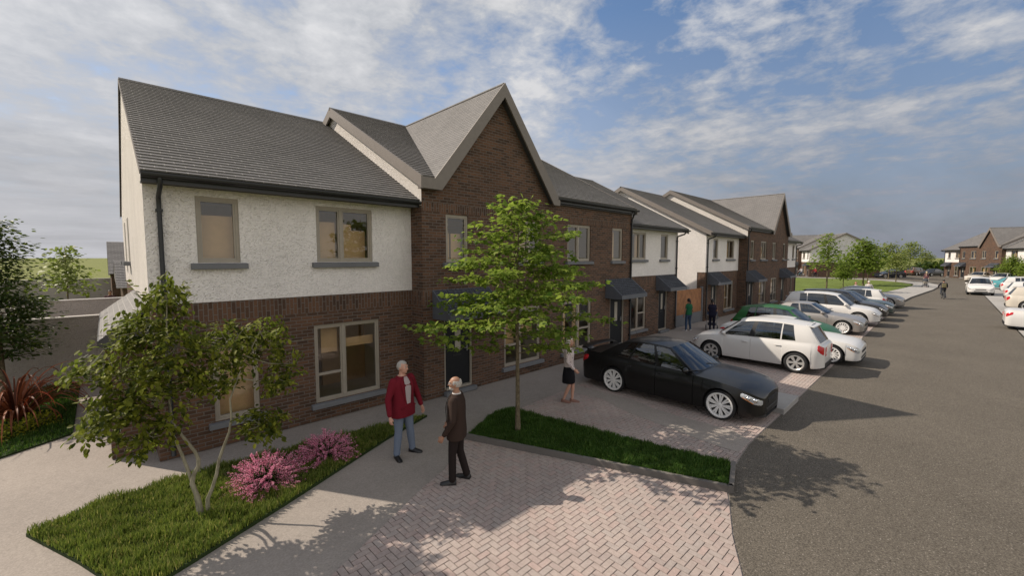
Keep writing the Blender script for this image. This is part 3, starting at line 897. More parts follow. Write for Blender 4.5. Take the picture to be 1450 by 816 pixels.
A_UP = [(.705, 1.389, 3.585, 4.819, (1,), None, True, [(.14, 1.05, .74)]), (2.835, 4.131, 3.585, 4.819, (.42, .58), None, True, [(.13, .40, .74), (.54, .70, .72), (.70, .96, .60)])]
A_LO = [(.85, 1.62, .5, 2.177, (1,), None, True, [(.1, 1.0, .86)]), (2.723, 4.262, .408, 2.177, (.42, .58), {0: .36}, True, [(.16, .40, .95, .60), (.52, .98, .76, .64)])]
B1_UP = [(5.91, 6.65, 3.56, 4.82, (1,), None, True, [(.05, .42, .62), (.5, .95, .62)]), (8.6, 9.55, 3.56, 4.82, (1, 1), None, True, [(.1, .6, .8)])]
B1_LO = [(8.0, 9.6, .36, 2.15, (.42, .58), {0: .36}, True, [(.1, .42, .95, .3), (.6, .95, .8, .5)])]
B1_D = [(5.82, 6.76, .14, 2.14)]
B2_UP = [(10.98, 12.32, 3.56, 4.84, (1, 1.1), None, True, [(.0, .30, .72), (.62, .74, .9)]), (13.77, 14.52, 3.56, 4.84, (1,), None, True, [(.2, .75, .9)])]
B2_LO = [(10.75, 12.42, .36, 2.15, (.55, .45), {1: .42}, True, [(.05, .3, .95), (.55, .8, .95)])]
B2_D = [(13.68, 14.7, .14, 2.12)]
C_UP = [(16.05, 17.36, 3.6, 4.81, (.6, .4), None, True, [(.0, .4, .86), (.62, .8, .95)]), (18.8, 19.55, 3.6, 4.81, (1,), None, True, [(.2, .8, .9)])]
C_LO = [(15.95, 17.5, .38, 2.2, (.55, .45), {1: .42}, True, [(-.05, .22, .85), (.36, .5, .9)])]
C_D = [(18.75, 19.62, .14, 2.14)]
def terrace(place, labels, low_return=0.0, c_brick=False):
    hs = []
    hs.append(white_house(0, 5.188, labels[0], 'L', place, True, A_UP, A_LO, [], [], porch=True))
    hs.append(brick_house(5.19, 10.2, labels[1], 'L', place, B1_UP, B1_LO, B1_D, [(5.5, 7.35)], True))
    hs.append(brick_house(10.2, 15.2, labels[2], 'R', place, B2_UP, B2_LO, B2_D, [(13.36, 15.19)], False))
    hs.append(white_house(15.202, 20.6, labels[3], 'R', place, c_brick, C_UP, C_LO, C_D, [(18.45, 20.2)], low_return=low_return))
    return hs
# overload canopy call order: (x0, x1, y)
X2 = 44.9
T1 = terrace(lambda x: ((x, 0, 0), 0, False), [
    'white rendered end house over dark brick, nearest the camera, with a slate roof', 'dark brick house with a tall pointed gable behind the young tree',
    'dark brick house behind the black car, with no gable', 'white and brick house next to the timber fence panel, left of the gap'], .4, True)
T2 = terrace(lambda x: ((X2 - x, 0, 0), 0, True), [
    'narrow white house at the far end of the second terrace, beside the green', 'dark brick house with a pointed gable in the second terrace',
    'brick house without a gable in the second terrace, left of the gabled one', 'white and brick house right of the timber fence panel, with a lit white gable wall'], .45)
# the sunlit terrace beyond the road junction: turned copies
def turned(src, loc, rz, labels, group):
    c0, s0 = math.cos(rz), math.sin(rz)
    for h, lab in zip(src, labels):
        if lab is None: continue
        o = copy_tree(h.root); lx, ly = o.location.x, o.location.y
        o.location = (loc[0] + lx * c0 - ly * s0, loc[1] + lx * s0 + ly * c0, 0); o.rotation_euler.z = rz
        o['label'] = lab
R3 = math.atan2(-.44, -.9)
ox, oy = 115.2, -9.2
sh = X2 - 20.6
turned(T2, (ox - sh * math.cos(R3), oy - sh * math.sin(R3)), R3, [
    'white house at the right edge of the photo, right of the sunlit brick gable', 'sunlit brick house with a pointed gable, beyond the parked pale cars',
    'sunlit brick house left of the far pointed gable', 'small white upper storey house at the left end of the far sunlit terrace'], 'far')
turned(T1, (97 - 20.6 * math.cos(R3), 8.75 - 20.6 * math.sin(R3)), R3, [None, 'far house whose slate roof continues behind the far white gable', 'house with a plain slate roof behind the far white gable', 'far house with a broad white gable wall behind the trees of the green'], 'far')
# ---------------------------------------------------------------- cars
def paint(name, c, rough=.34, coat=.45, metal=0.0):
    t = NT(name); n = t.noise(t.pos(), 900, 2)
    t.color(c); t.set(Roughness=rough, Metallic=metal, Coat_Weight=coat, Coat_Roughness=.04, Specular_IOR_Level=.45)
    return t.mat
M['rubber'] = simple('tyre_rubber', (.016, .016, .017), .85, noise_amt=.15, nscale=40)
M['rim'] = simple('alloy_rim', (.62, .62, .60), .3, .6, noise_amt=.03)
M['whiterim'] = simple('pale_rim', (.82, .81, .79), .35, .1, noise_amt=.03)
M['rimdark'] = simple('rim_shadow', (.02, .02, .022), .7)
M['trim'] = simple('black_trim', (.012, .012, .013), .5, noise_amt=.1)
M['carglass'] = make_glass('car_glass', (.26, .32, .37), base=.12)
M['carin'] = simple('car_interior', (.035, .034, .035), .85)
M['seat'] = simple('seat_cloth', (.07, .066, .062), .9)
M['lampglass'] = simple('headlamp', (.55, .57, .6), .08, .35, noise_amt=.25, nscale=22)
M['amber'] = simple('amber_lens', (.62, .22, .03), .2)
M['redlens'] = simple('red_lens', (.48, .012, .02), .15, noise_amt=.15, nscale=20)
M['chrome'] = simple('chrome', (.7, .7, .7), .15, 1.0, noise_amt=0)
M['clearlens'] = simple('clear_lens', (.75, .72, .70), .12, noise_amt=.1)

def lerp(a, b, t): return a + (b - a) * t
def pl(pts, x):
    """smooth-ish piecewise profile"""
    if x <= pts[0][0]: return pts[0][1]
    for (xa, a), (xb, b) in zip(pts, pts[1:]):
        if x <= xb: return lerp(a, b, (x - xa) / (xb - xa))
    return pts[-1][1]
def smooth_pl(pts, x, w=.12):
    return (pl(pts, x - w) + 2 * pl(pts, x) + pl(pts, x + w) + pl(pts, x - w / 2) * 2 + pl(pts, x + w / 2) * 2) / 8

FR = [0, .07, .16, .30, .46, .60, .74, .86, .94, 1.0]        # heights up the flank, sill to shoulder
class Car:
    def __init__(c, **k):
        c.__dict__.update(dict(L=4.6, W=1.8, H=1.45, wb=2.75, fo=.85, R=.325, clear=.2, rimstyle='multi', rimmat='rim', shoulder=None,
                               cowl=.95, deck=None, roof=None, pillars=None, nose=.28, tail=.22, flare=.0, hatch=False, fend=1.0, round_lamp=False, wing=False, sidebump='body'), **k) if False else None
        d = dict(L=4.6, W=1.8, H=1.45, wb=2.75, fo=.85, R=.325, clear=.2, rimstyle='multi', rimmat='rim', taper=.13, nose=.3, tail=.24,
                 hatch=False, round_lamp=False, wing=False, arch=.055, frontcover=None, grille=True, doors2=False)
        d.update(k); c.__dict__.update(d)
        c.xf = c.L / 2; c.xr = -c.L / 2; c.af = c.xf - c.fo; c.ar = c.af - c.wb
    def hw(c, x):
        """half width in plan"""
        w = c.W / 2
        a = max(0, (x - (c.af - .1)) / (c.xf - c.af + .1)); b = max(0, ((c.ar + .1) - x) / (c.ar + .1 - c.xr))
        w *= 1 - c.taper * a ** 2.2 - c.taper * .8 * b ** 2.2
        # rounded corners
        for d, r in ((c.xf - x, c.nose), (x - c.xr, c.tail)):
            if d < r:
                q = 1 - d / r; w -= r * .75 * (1 - math.sqrt(max(0, 1 - q ** 2.4)))
        return w
    def zs(c, x): return smooth_pl(c.shoulder, x)
    def prof(c, f, z):
        """how far out the flank is at a fraction of its full height"""
        t = (z - c.clear) / max(.3, c.zs(0) - c.clear)
        pts = [(-.2, .90), (0, .945), (.12, .975), (.3, .99), (.5, 1.0), (.66, .995), (.8, .975), (.92, .945), (1.0, .90), (1.2, .86)]
        return pl(pts, t)
    def archz(c, x):
        z = None
        for a in (c.af, c.ar):
            r = c.R + c.arch
            if abs(x - a) < r: z = c.R + math.sqrt(r * r - (x - a) ** 2)
        return z
    def flank(c, x, f):
        zl = c.clear + .02; az = c.archz(x)
        zt = c.zs(x)
        for d, r, lo in ((c.xf - x, c.nose, 1), (x - c.xr, c.tail, 1)):
            if d < r: q = (1 - d / r); zl += .05 * q * q; zt -= .075 * q ** 2.6
        if az: zl = max(zl, min(az, zt - .09))
        z = lerp(zl, zt, f)
        w = c.hw(x)
        if az is not None: w += .012 * (1 - f)
        return Vector((x, w * c.prof(f, z), z))
    def top(c, x, q):
        """bonnet or boot lid, q 0 at the shoulder to 1 at the middle"""
        p = c.flank(x, 1.0); crown = c.crown(x)
        y = p.y * (1 - q) ; z = p.z + crown * (1 - (1 - q) ** 2.2)
        return Vector((x, y, z))
    def crown(c, x):
        return .075 if x > 0 else .05
def grid_faces(nx, ny, flip=False):
    fs = []
    for i in range(nx - 1):
        for j in range(ny - 1):
            q = (i * ny + j, (i + 1) * ny + j, (i + 1) * ny + j + 1, i * ny + j + 1)
            fs.append(q[::-1] if flip else q)
    return fs
def mirror_add(mb, vs, fs, mi=0):
    mb.add(vs, fs, mi)
    mb.add([(p[0], -p[1], p[2]) for p in vs], [tuple(reversed(f)) for f in fs], mi)

def make_wheel(parent, c, x, y, R, wid, style, rimmat):
    sgn = 1 if y > 0 else -1
    t = MB(); rr = R * (.83 if style == 'multi' else .77 if style == 'mesh' else .72)
    t.lathe([(rr, -wid * .42), (rr + .02, -wid * .5), (R - .03, -wid * .5), (R - .008, -wid * .42), (R, -wid * .25), (R, wid * .25), (R - .008, wid * .42), (R - .03, wid * .5), (rr + .02, wid * .5), (rr, wid * .42)], 36, close=False)
    o = t.build('wheel', M['rubber'], parent, smooth=40); o.location = (x, y, R)
    r = MB(); out = sgn * wid * .47
    r.lathe([(rr + .004, out * .2), (rr + .004, out * 1.0), (rr - .022, out * 1.03), (rr - .04, out * .9), (rr - .05, out * .2)], 36)
    hub = .055
    r.lathe([(0, out * .93), (hub * .6, out * .93), (hub, out * .84), (hub, out * .2)], 16)
    n = dict(multi=9, star=5, mesh=14, twin=6)[style]
    wsp = dict(multi=.019, star=.036, mesh=.012, twin=.026)[style]
    for k in range(n):
        a = 2 * PI * k / n
        for off in ((-.115, .115) if style in ('multi', 'twin') else ((-.2, .2) if style == 'mesh' else (0,))):
            a0 = a + (off * .5 if style != 'mesh' else 0); a1 = a + off
            p0 = Vector((math.cos(a0) * hub * .8, 0, math.sin(a0) * hub * .8)); p1 = Vector((math.cos(a1) * (rr - .03), 0, math.sin(a1) * (rr - .03)))
            d = (p1 - p0).normalized(); nrm = Vector((-d.z, 0, d.x)); w0 = wsp * .8; w1 = wsp * (1.35 if style == 'star' else 1.0)
            y0, y1 = out * .86, out * .95
            q = [p0 - nrm * w0, p0 + nrm * w0, p1 + nrm * w1, p1 - nrm * w1]
            r.add([(v.x, out * .6, v.z) for v in q] + [(q[0].x, y0, q[0].z), (q[1].x, y0, q[1].z), (q[2].x, y1, q[2].z), (q[3].x, y1, q[3].z)],
                  [(4, 5, 6, 7), (0, 1, 5, 4), (1, 2, 6, 5), (2, 3, 7, 6), (3, 0, 4, 7)])
    ri = r.build('rim', M[rimmat], o, smooth=35, recalc=True)
    d = MB(); d.lathe([(0, out * .35), (rr, out * .35)], 24); d.build('shade_disc', M['rimdark'], o)  # plain dark disc, coloured as the shade behind the spokes
    return o

def make_car(name, label, cat, c, pm, group=None):
    root = empty(name); tag(root, label, cat, group)
    P = lambda mb, n, m, par=None, **k: mb.build(n, m, par or root, **k)
    # stations
    xs = set(np.round(np.linspace(c.xr, c.xf, 74), 4))
    for a in (c.af, c.ar):
        r = c.R + c.arch
        for q in np.linspace(0, PI, 19): xs.add(round(a + r * math.cos(q), 4))
        xs.add(round(a + r + 1e-3, 4)); xs.add(round(a - r - 1e-3, 4))
    for d in (.0, .008, .02, .04, .07, .11, .16, .22):
        xs.add(round(c.xf - d, 4)); xs.add(round(c.xr + d, 4))
    seams = c.seams
    for s in seams:
        for d in (-.007, 0, .007): xs.add(round(s + d, 4))
    xs = sorted(xs)
    keep = [xs[0]]
    for x in xs[1:]:
        if x - keep[-1] > .0045 or any(abs(x - s) < .009 for s in seams): keep.append(x)
    xs = keep; nx = len(xs)
    cowl, rdeck = c.pillars[0][0], c.pillars[-1][0]
    flank = []
    for x in xs:
        row = []
        for f in FR:
            p = c.flank(x, f)
            if any(abs(x - s) < .001 for s in seams) and c.archz(x) is None: p.y -= .014
            row.append(p)
        flank.append(row)
    nf = len(FR)
    body = MB()
    vs = [p for r in flank for p in r]
    body_f = []; door_sets = {}
    for i in range(nx - 1):
        xm = (xs[i] + xs[i + 1]) / 2
        dk = None
        for k, (a, b) in enumerate(zip(seams, seams[1:])):
            if a < xm < b: dk = k
        for j in range(nf - 1):
            q = (i * nf + j, i * nf + j + 1, (i + 1) * nf + j + 1, (i + 1) * nf + j)
            if dk is not None and j >= 2 and c.archz(xm) is None: door_sets.setdefault(dk, []).append(q)
            else: body_f.append(q)
    mirror_add(body, vs, [f[::-1] for f in body_f])
    # bonnet and boot lid
    for lo, hi in ((cowl, c.xf), (c.xr, rdeck)):
        xx = [x for x in xs if lo - 1e-6 <= x <= hi + 1e-6]
        if lo == cowl and (not xx or abs(xx[0] - lo) > 1e-6): xx = [lo] + xx
        if hi == rdeck and abs(xx[-1] - hi) > 1e-6: xx = xx + [hi]
        qs = [0, .06, .14, .3, .5, .75, 1.0]
        vv = [c.top(x, q) for x in xx for q in qs]
        mirror_add(body, vv, [f[::-1] for f in grid_faces(len(xx), len(qs))])
    # nose and tail caps
    for x, fl in ((c.xf, False), (c.xr, True)):
        col = [c.flank(x, f) for f in FR] + [c.top(x, q) for q in (.14, .5, 1.0)]
        n = len(col)
        vv = col + [Vector((p.x, 0, p.z)) for p in col]
        fs = [(i, i + 1, n + i + 1, n + i) for i in range(n - 1)]
        if fl: fs = [f[::-1] for f in fs]
        mirror_add(body, vv, fs)
    # greenhouse: rails
    zroof = lambda x: smooth_pl(c.roof, x, .25)
    pil = c.pillars; s_list = []           # (base x, roof x)
    rw = c.roofw
    def rail_base(x): p = c.flank(x, 1.0); return Vector((x, p.y - .012, p.z - .004))
    def rail_top(x): return Vector((x, rw * (1 - .05 * ((x - pil[1][1]) / 2) ** 2) , zroof(x)))
    def side(s, t):
        """s in pillar index space"""
        i = min(int(s), len(pil) - 2); u = s - i
        xb = lerp(pil[i][0], pil[i + 1][0], u); xt = lerp(pil[i][1], pil[i + 1][1], u)
        a, b = rail_base(xb), rail_top(xt)
        p = a.lerp(b, t); p.y += .035 * math.sin(PI * t) * (1 if t < 1 else 0); return p
    ss = []
    for i in range(len(pil) - 1):
        ss += list(np.linspace(i, i + 1, 7)[:-1])
    ss.append(len(pil) - 1)
    ts = [0, .05, .13, .3, .5, .7, .84, .93, 1.0]
    wins = c.wins                                     # (s0, s1, blackout)
    allS = sorted(set([round(float(s), 4) for s in ss] + [round(w[k], 4) for w in wins for k in (0, 1)]))
    glass = {}; fr = []; gvs = [side(s, t) for s in allS for t in ts]; ny = len(ts)
    for i in range(len(allS) - 1):
        sm = (allS[i] + allS[i + 1]) / 2
        for j in range(ny - 1):
            q = (i * ny + j, i * ny + j + 1, (i + 1) * ny + j + 1, (i + 1) * ny + j)
            k = next((w for w, W in enumerate(wins) if W[0] < sm < W[1]), None)
            if k is not None and 1 <= j <= ny - 3: glass.setdefault(k, []).append(q)
            else: fr.append(q)
    mirror_add(body, gvs, [f[::-1] for f in fr])
    # roof skin
    xt = [x for x in np.linspace(pil[-1][1], pil[0][1], 22)]
    qs = [0, .08, .2, .45, .7, 1.0]
    rv = []
    for x in xt:
        p = rail_top(x)
        for q in qs: rv.append(Vector((x + c.roofbow * (1 - (1 - q) ** 2) * ((x - pil[-1][1]) / max(.1, pil[0][1] - pil[-1][1])), p.y * (1 - q), p.z + .045 * (1 - (1 - q) ** 2))))
    mirror_add(body, rv, [f[::-1] for f in grid_faces(len(xt), len(qs))])
    # screens
    def screen(i, bow0, bow1, q, t):
        a, b = rail_base(pil[i][0]), rail_top(pil[i][1])
        p = a.lerp(b, t); y = p.y * q
        cr = lerp(c.crown(pil[i][0]) * .9, .045, t) * (1 - q * q)
        bw = lerp(bow0, bow1, t) * (1 - q * q)
        return Vector((p.x + bw, y, p.z + cr))
    screens = []
    for i, b0, b1, nm in ((0, .10, c.roofbow, 'windscreen'), (len(pil) - 1, -.06, -.0, 'rear_window')):
        qq = [-1, -.93, -.8, -.55, -.25, 0, .25, .55, .8, .93, 1]; tt = [0, .07, .2, .4, .6, .8, .93, 1]
        vv = [screen(i, b0, b1, q, t) for q in qq for t in tt]
        fin, fout = [], []
        for a in range(len(qq) - 1):
            for b in range(len(tt) - 1):
                f = (a * len(tt) + b, (a + 1) * len(tt) + b, (a + 1) * len(tt) + b + 1, a * len(tt) + b + 1)
                if i: f = f[::-1]
                (fin if 1 <= a <= len(qq) - 3 and 1 <= b <= len(tt) - 2 else fout).append(f)
        body.add(vv, fout)
        g = MB(); g.add(vv, fin); screens.append((nm, g))
    bo = P(body, 'body', pm, smooth=32, recalc=True)
    for nm, g in screens: P(g, nm, M['carglass'], smooth=60)
    for k, (s0, s1, blk) in enumerate(wins):
        for sg in (1, -1):
            g = MB(); g.add([(p.x, sg * (p.y - .006), p.z) for p in gvs], [f[::-1] if sg > 0 else f for f in glass[k]])
            bm = bmesh.new()
            o = P(g, 'side_window' if not blk else 'pillar_trim', M['carglass'] if not blk else M['trim'], smooth=60)
            me = o.data; bm.from_mesh(me); bmesh.ops.delete(bm, geom=[v for v in bm.verts if not v.link_faces], context='VERTS'); bm.to_mesh(me); bm.free()
    # doors
    for k, fs in door_sets.items():
        for sg in (1, -1):
            d = MB(); d.add([(p.x, sg * p.y, p.z) for p in vs], [f[::-1] if sg > 0 else f for f in fs])
            o = P(d, 'door', pm, smooth=40)
            bm = bmesh.new(); bm.from_mesh(o.data); bmesh.ops.delete(bm, geom=[v for v in bm.verts if not v.link_faces], context='VERTS'); bm.to_mesh(o.data); bm.free()
            xh = seams[k] + .17; p = c.flank(xh, .80); h = MB()
            h.tube([(xh - .09, sg * (p.y + .004), p.z), (xh - .07, sg * (p.y + .028), p.z), (xh + .07, sg * (p.y + .028), p.z + .004), (xh + .09, sg * (p.y + .004), p.z + .004)], .013, 8)
            P(h, 'handle', pm if c.bodyhandle else M['trim'], o, smooth=50)
    # underbody, wheel wells and floor tub
    u = MB(); uv = []
    for x in xs:
        az = c.archz(x); p = c.flank(x, 0); zz = max(c.clear, (az or 0)); zz = min(zz, p.z + .001)
        uv += [Vector((x, p.y, p.z)), Vector((x, p.y * (.55 if az else .9), p.z if az else c.clear)), Vector((x, 0, p.z if az else c.clear))]
    mirror_add(u, uv, grid_faces(nx, 3))
    xi = [x for x in xs if rdeck + .02 < x < cowl - .02]; iv = []
    for x in xi:
        p = c.flank(x, 1.0); az = c.archz(x) or 0
        iv += [Vector((x, p.y - .02, p.z - .01)), Vector((x, p.y - .07, p.z - .12)), Vector((x, p.y - .09, max(.42, az + .02))), Vector((x, 0, .40))]
    mirror_add(u, iv, [f[::-1] for f in grid_faces(len(xi), 4)])
    # dash and parcel shelf
    zc = c.zs(cowl); wd = c.hw(cowl) * .86
    u.box(cowl - .34, cowl - .02, -wd, wd, .42, zc - .05)
    zr_ = c.zs(rdeck); u.box(rdeck + .02, rdeck + .3, -c.hw(rdeck) * .86, c.hw(rdeck) * .86, .42, zr_ - .04)
    P(u, 'underbody', M['carin'], smooth=40)
    xs1 = lerp(cowl, rdeck, .46); xs2 = lerp(cowl, rdeck, .82)
    for xq, ys in ((xs1, (-.38, .38)), (xs2, (-.34, .34))):
        for yq in ys:
            st = MB(); zt = c.zs(0) - .12
            st.ellipsoid((xq + .18, yq, .5), (.28, .24, .1), 12, 6)
            st.ellipsoid((xq - .1, yq, zt), (.09, .235, .34), 12, 8)
            st.ellipsoid((xq - .13, yq, zt + .38), (.05, .12, .09), 10, 6)
            P(st, 'seat', M['seat'], smooth=60)
    # surface patches: lamps, grille, bumpers
    def patch(xa, xb, fa, fb, off, n=9, m=5, shape=None, sg=1, capx=None):
        vv = []
        for i in range(n):
            for j in range(m):
                a = i / (n - 1); b = j / (m - 1)
                f0, f1 = (fa, fb) if shape is None else shape(a)
                x = lerp(xa, xb, a); p = c.flank(x, lerp(f0, f1, b))
                e = .02; px = c.flank(min(c.xf, x + e), lerp(f0, f1, b)) - c.flank(max(c.xr, x - e), lerp(f0, f1, b))
                nrm = Vector((-px.y, px.x, 0))
                if nrm.length > 0: nrm.normalize()
                k = off * (1 if 0 < i < n - 1 and 0 < j < m - 1 else -.3)
                vv.append((p.x + nrm.x * k, sg * (p.y + nrm.y * k), p.z))
        fs = grid_faces(n, m); fs = fs if sg > 0 else [f[::-1] for f in fs]
        return vv, [f[::-1] for f in fs]
    zf = lambda f: c.flank(c.xf, f).z
    for sg in (1, -1):
        if c.round_lamp:
            x = c.xf - .16; p = c.flank(x, .78); q = MB()
            q.ellipsoid((p.x + .0, sg * (p.y - .05), p.z), (.10, .10, .115), 16, 10); o = P(q, 'headlight', M['lampglass'], smooth=60)
            r = MB(); r.lathe([(.108, .0), (.125, .012), (.135, .0)], 20, axis='y'); ro = P(r, 'lamp_ring', pm, o); ro.location = (p.x - .02, sg * (p.y - .02), p.z); ro.rotation_euler = (0, 0, -sg * .9)
        else:
            h0, h1 = c.lampf
            q = MB(); a, f = patch(c.xf - c.lampx, c.xf - .012, h0, h1, .008, 11, 5, lambda t: (lerp(lerp(h0, h1, .55), h0, min(1, t * 1.6)), h1), sg); q.add(a, f)
            o = P(q, 'headlight', M['lampglass'], smooth=50)
            q = MB(); a, f = patch(c.xf - c.lampx * .94, c.xf - c.lampx * .35, h0, h1, .0115, 8, 3, lambda t: (lerp(lerp(h0, h1, .55), h0, min(1, (.06 + t * .6) * 1.6)) + .005, lerp(lerp(h0, h1, .62), lerp(h0, h1, .2), t)), sg); q.add(a, f)
            P(q, 'indicator', M['amber'], o, smooth=50)
            for k in (.3, .62):
                p = c.flank(c.xf - c.lampx * (1 - k) * .9, lerp(h0, h1, .6)); q = MB()
                q.ellipsoid((p.x + .0, sg * (p.y - .012), p.z), (.05, .05, .052), 12, 8); P(q, 'lamp_bowl', M['chrome'], o, smooth=60)
        h0, h1 = c.tailf
        q = MB(); a, f = patch(c.xr + .012, c.xr + c.tailx, h0, h1, .01, 9, 6, lambda t: (lerp(h0, lerp(h0, h1, .45), t), h1), sg); q.add(a, f)
        # wraps on to the tail panel
        y0 = c.flank(c.xr, .7).y; w = c.tailw
        zz0, zz1 = c.flank(c.xr, h0).z, c.flank(c.xr, h1).z
        q.box(c.xr - .012, c.xr + .01, min(sg * (y0 - w), sg * (y0 - .004)), max(sg * (y0 - w), sg * (y0 - .004)), zz0, zz1)
        o = P(q, 'tail_light', M['redlens'], smooth=40)
        q = MB(); zq = lerp(zz0, zz1, .33)
        q.box(c.xr - .016, c.xr - .011, min(sg * (y0 - w * .8), sg * (y0 - .03)), max(sg * (y0 - w * .8), sg * (y0 - .03)), zq - .028, zq + .028); P(q, 'reverse_lamp', M['clearlens'], o)
        # mirror
        xm = pil[0][0] - .22; p = c.flank(xm, 1.0); q = MB()
        q.ellipsoid((xm, sg * (p.y + .10), p.z + .085), (.075, .10, .068), 14, 8)
        q.tube([(xm, sg * (p.y - .01), p.z + .0), (xm - .01, sg * (p.y + .06), p.z + .05)], [.03, .022], 8)
        P(q, 'wing_mirror', pm if c.bodyhandle else M['trim'], smooth=60)
        for ax in (c.af, c.ar):
            make_wheel(root, c, ax, sg * (c.W / 2 - .115), c.R, .21, c.rimstyle, c.rimmat)
    yw = c.flank(c.xf, .6).y
    if c.grille:
        q = MB(); z0, z1 = zf(.66), zf(.90); gw = yw * .72
        q.box(c.xf - .02, c.xf + .006, -gw, gw, z0, z1)
        o = P(q, 'grille', M['trim'], bevel=.01)
        q = MB()
        for k in range(4):
            z = lerp(z0, z1, (k + .5) / 4); q.box(c.xf + .0065, c.xf + .014, -gw * .97, gw * .97, z - .006, z + .006)
        P(q, 'grille_bars', M['chrome'] if c.chromebars else M['carin'], o)
    q = MB(); q.box(c.xf - .02, c.xf + .008, -yw * .9, yw * .9, zf(.08), zf(.34)); P(q, 'air_intake', M['trim'], bevel=.015)
    yr_ = c.flank(c.xr, .5).y
    q = MB(); z0, z1 = c.flank(c.xr, .02).z, c.flank(c.xr, .2).z; q.box(c.xr - .012, c.xr + .03, -yr_ * .95, yr_ * .95, z0 - .03, z1); P(q, 'rear_valance', M['trim'], bevel=.01)
    q = MB(); zp = c.flank(c.xr, .62).z; q.box(c.xr - .008, c.xr + .002, -.26, .26, zp - .055, zp + .055); P(q, 'plate_recess', pm)
    if c.wing:
        q = MB(); xw = c.xr + .12; p = c.flank(xw, 1.0)
        sec = [(xw + .12, .02), (xw + .02, .055), (xw - .16, .045), (xw - .17, .025), (xw + .02, .02)]
        for sx in (1, -1):
            pass
        vv = []
        ys = np.linspace(-p.y * .98, p.y * .98, 13)
        for y in ys:
            e = abs(y) / p.y
            for a, b in sec: vv.append((a + .05 * (1 - e * e) * -1, y, p.z + .05 * (1 - (1 - .0) * 0) + b + (.05 if e < .9 else .0) + .02 * (1 - e * e)))
        n = len(sec); fs = []
        for i in range(len(ys) - 1):
            for k in range(n): fs.append((i * n + k, i * n + (k + 1) % n, (i + 1) * n + (k + 1) % n, (i + 1) * n + k))
        fs += [tuple(range(n)), tuple(range((len(ys) - 1) * n, len(ys) * n))]
        q.add(vv, fs)
        for y in (-p.y * .8, p.y * .8): q.box(xw - .06, xw + .06, y - .02, y + .02, p.z - .02, p.z + .1)
        P(q, 'spoiler', pm, recalc=True, smooth=40)
    if c.hatch:
        q = MB(); i = len(pil) - 1; zt = zroof(pil[i][1]); ww = rw * .9
        q.hull8([(pil[i][1] - .12, -ww, zt - .03), (pil[i][1] - .12, ww, zt - .03), (pil[i][1] - .12, ww, zt + .0), (pil[i][1] - .12, -ww, zt + .0)],
                [(pil[i][1] + .1, -ww, zt - .0), (pil[i][1] + .1, ww, zt - .0), (pil[i][1] + .1, ww, zt + .045), (pil[i][1] + .1, -ww, zt + .045)])
        P(q, 'spoiler', pm, recalc=True, bevel=.012)
    else:
        q = MB(); x = pil[-1][1] + .12; z = zroof(x) + .045; q.tube([(x, 0, z), (x - .10, 0, z + .2)], [.007, .003], 6); P(q, 'aerial', M['trim'])
    q = MB()
    for sg in (1, -1):
        a = screen(0, .1, c.roofbow, -.12 + .5 * sg, .06); b = screen(0, .1, c.roofbow, -.62 + .5 * sg, .2)
        if sg > 0: q = MB()
        q.tube([a + Vector((.02, 0, .012)), b + Vector((.02, 0, .012))], .008, 6)
    P(q, 'wiper', M['trim'])
    return root

SED = dict(L=4.72, W=1.83, wb=2.78, fo=.82, R=.34, clear=.165, taper=.10, nose=.50, roofw=.60, roofbow=.08, lampf=(.56, .90), lampx=.40, tailf=(.60, .88), tailx=.26, tailw=.20, bodyhandle=True, chromebars=False,
           shoulder=[(-2.36, .93), (-2.2, 1.0), (-1.5, 1.0), (-.4, .945), (.75, .91), (1.35, .88), (1.85, .82), (2.15, .75), (2.36, .66)],
           roof=[(-1.5, 1.22), (-1.0, 1.40), (-.5, 1.455), (.1, 1.44), (.6, 1.33)],
           pillars=[(.98, .22), (.02, -.18), (-.85, -.62), (-1.42, -.98), (-1.72, -1.12)],
           wins=[(.12, .94, 0), (1.06, 1.94, 0), (2.0, 2.55, 0)], seams=[-.95, -.02, .93])
COUPE = dict(SED, L=4.55, W=1.78, wb=2.72, fo=.78, R=.33, taper=.10,
             shoulder=[(-2.3, .90), (-2.1, .96), (-1.4, .96), (-.4, .92), (.75, .90), (1.3, .86), (1.9, .78), (2.15, .70), (2.3, .62)],
             roof=[(-1.5, 1.2), (-1.0, 1.33), (-.4, 1.385), (.1, 1.36), (.6, 1.25)],
             pillars=[(.9, .15), (-.25, -.35), (-1.05, -.75), (-1.55, -.98)], wins=[(.1, .95, 0), (1.05, 1.7, 0)], seams=[-.42, .88], nose=.22)
HATCH = dict(SED, L=4.10, W=1.78, wb=2.60, fo=.79, R=.335, hatch=True, roofw=.60, clear=.19, tail=.36, nose=.40, taper=.13, lampf=(.66, .88), lampx=.34, tailf=(.56, .98), tailx=.17, tailw=.16,
             shoulder=[(-2.05, .96), (-1.85, 1.02), (-1.2, 1.0), (.4, .965), (.9, .95), (1.35, .90), (1.75, .82), (1.95, .74), (2.05, .66)],
             roof=[(-2.0, 1.42), (-1.6, 1.50), (-.8, 1.575), (-.1, 1.565), (.3, 1.5), (.6, 1.4)],
             pillars=[(1.05, .38), (.0, -.12), (-.9, -.92), (-1.35, -1.22), (-1.94, -1.62)],
             wins=[(.14, .93, 0), (.93, 1.1, 1), (1.1, 1.97, 0), (2.03, 2.9, 0)], seams=[-1.0, -.02, .98])
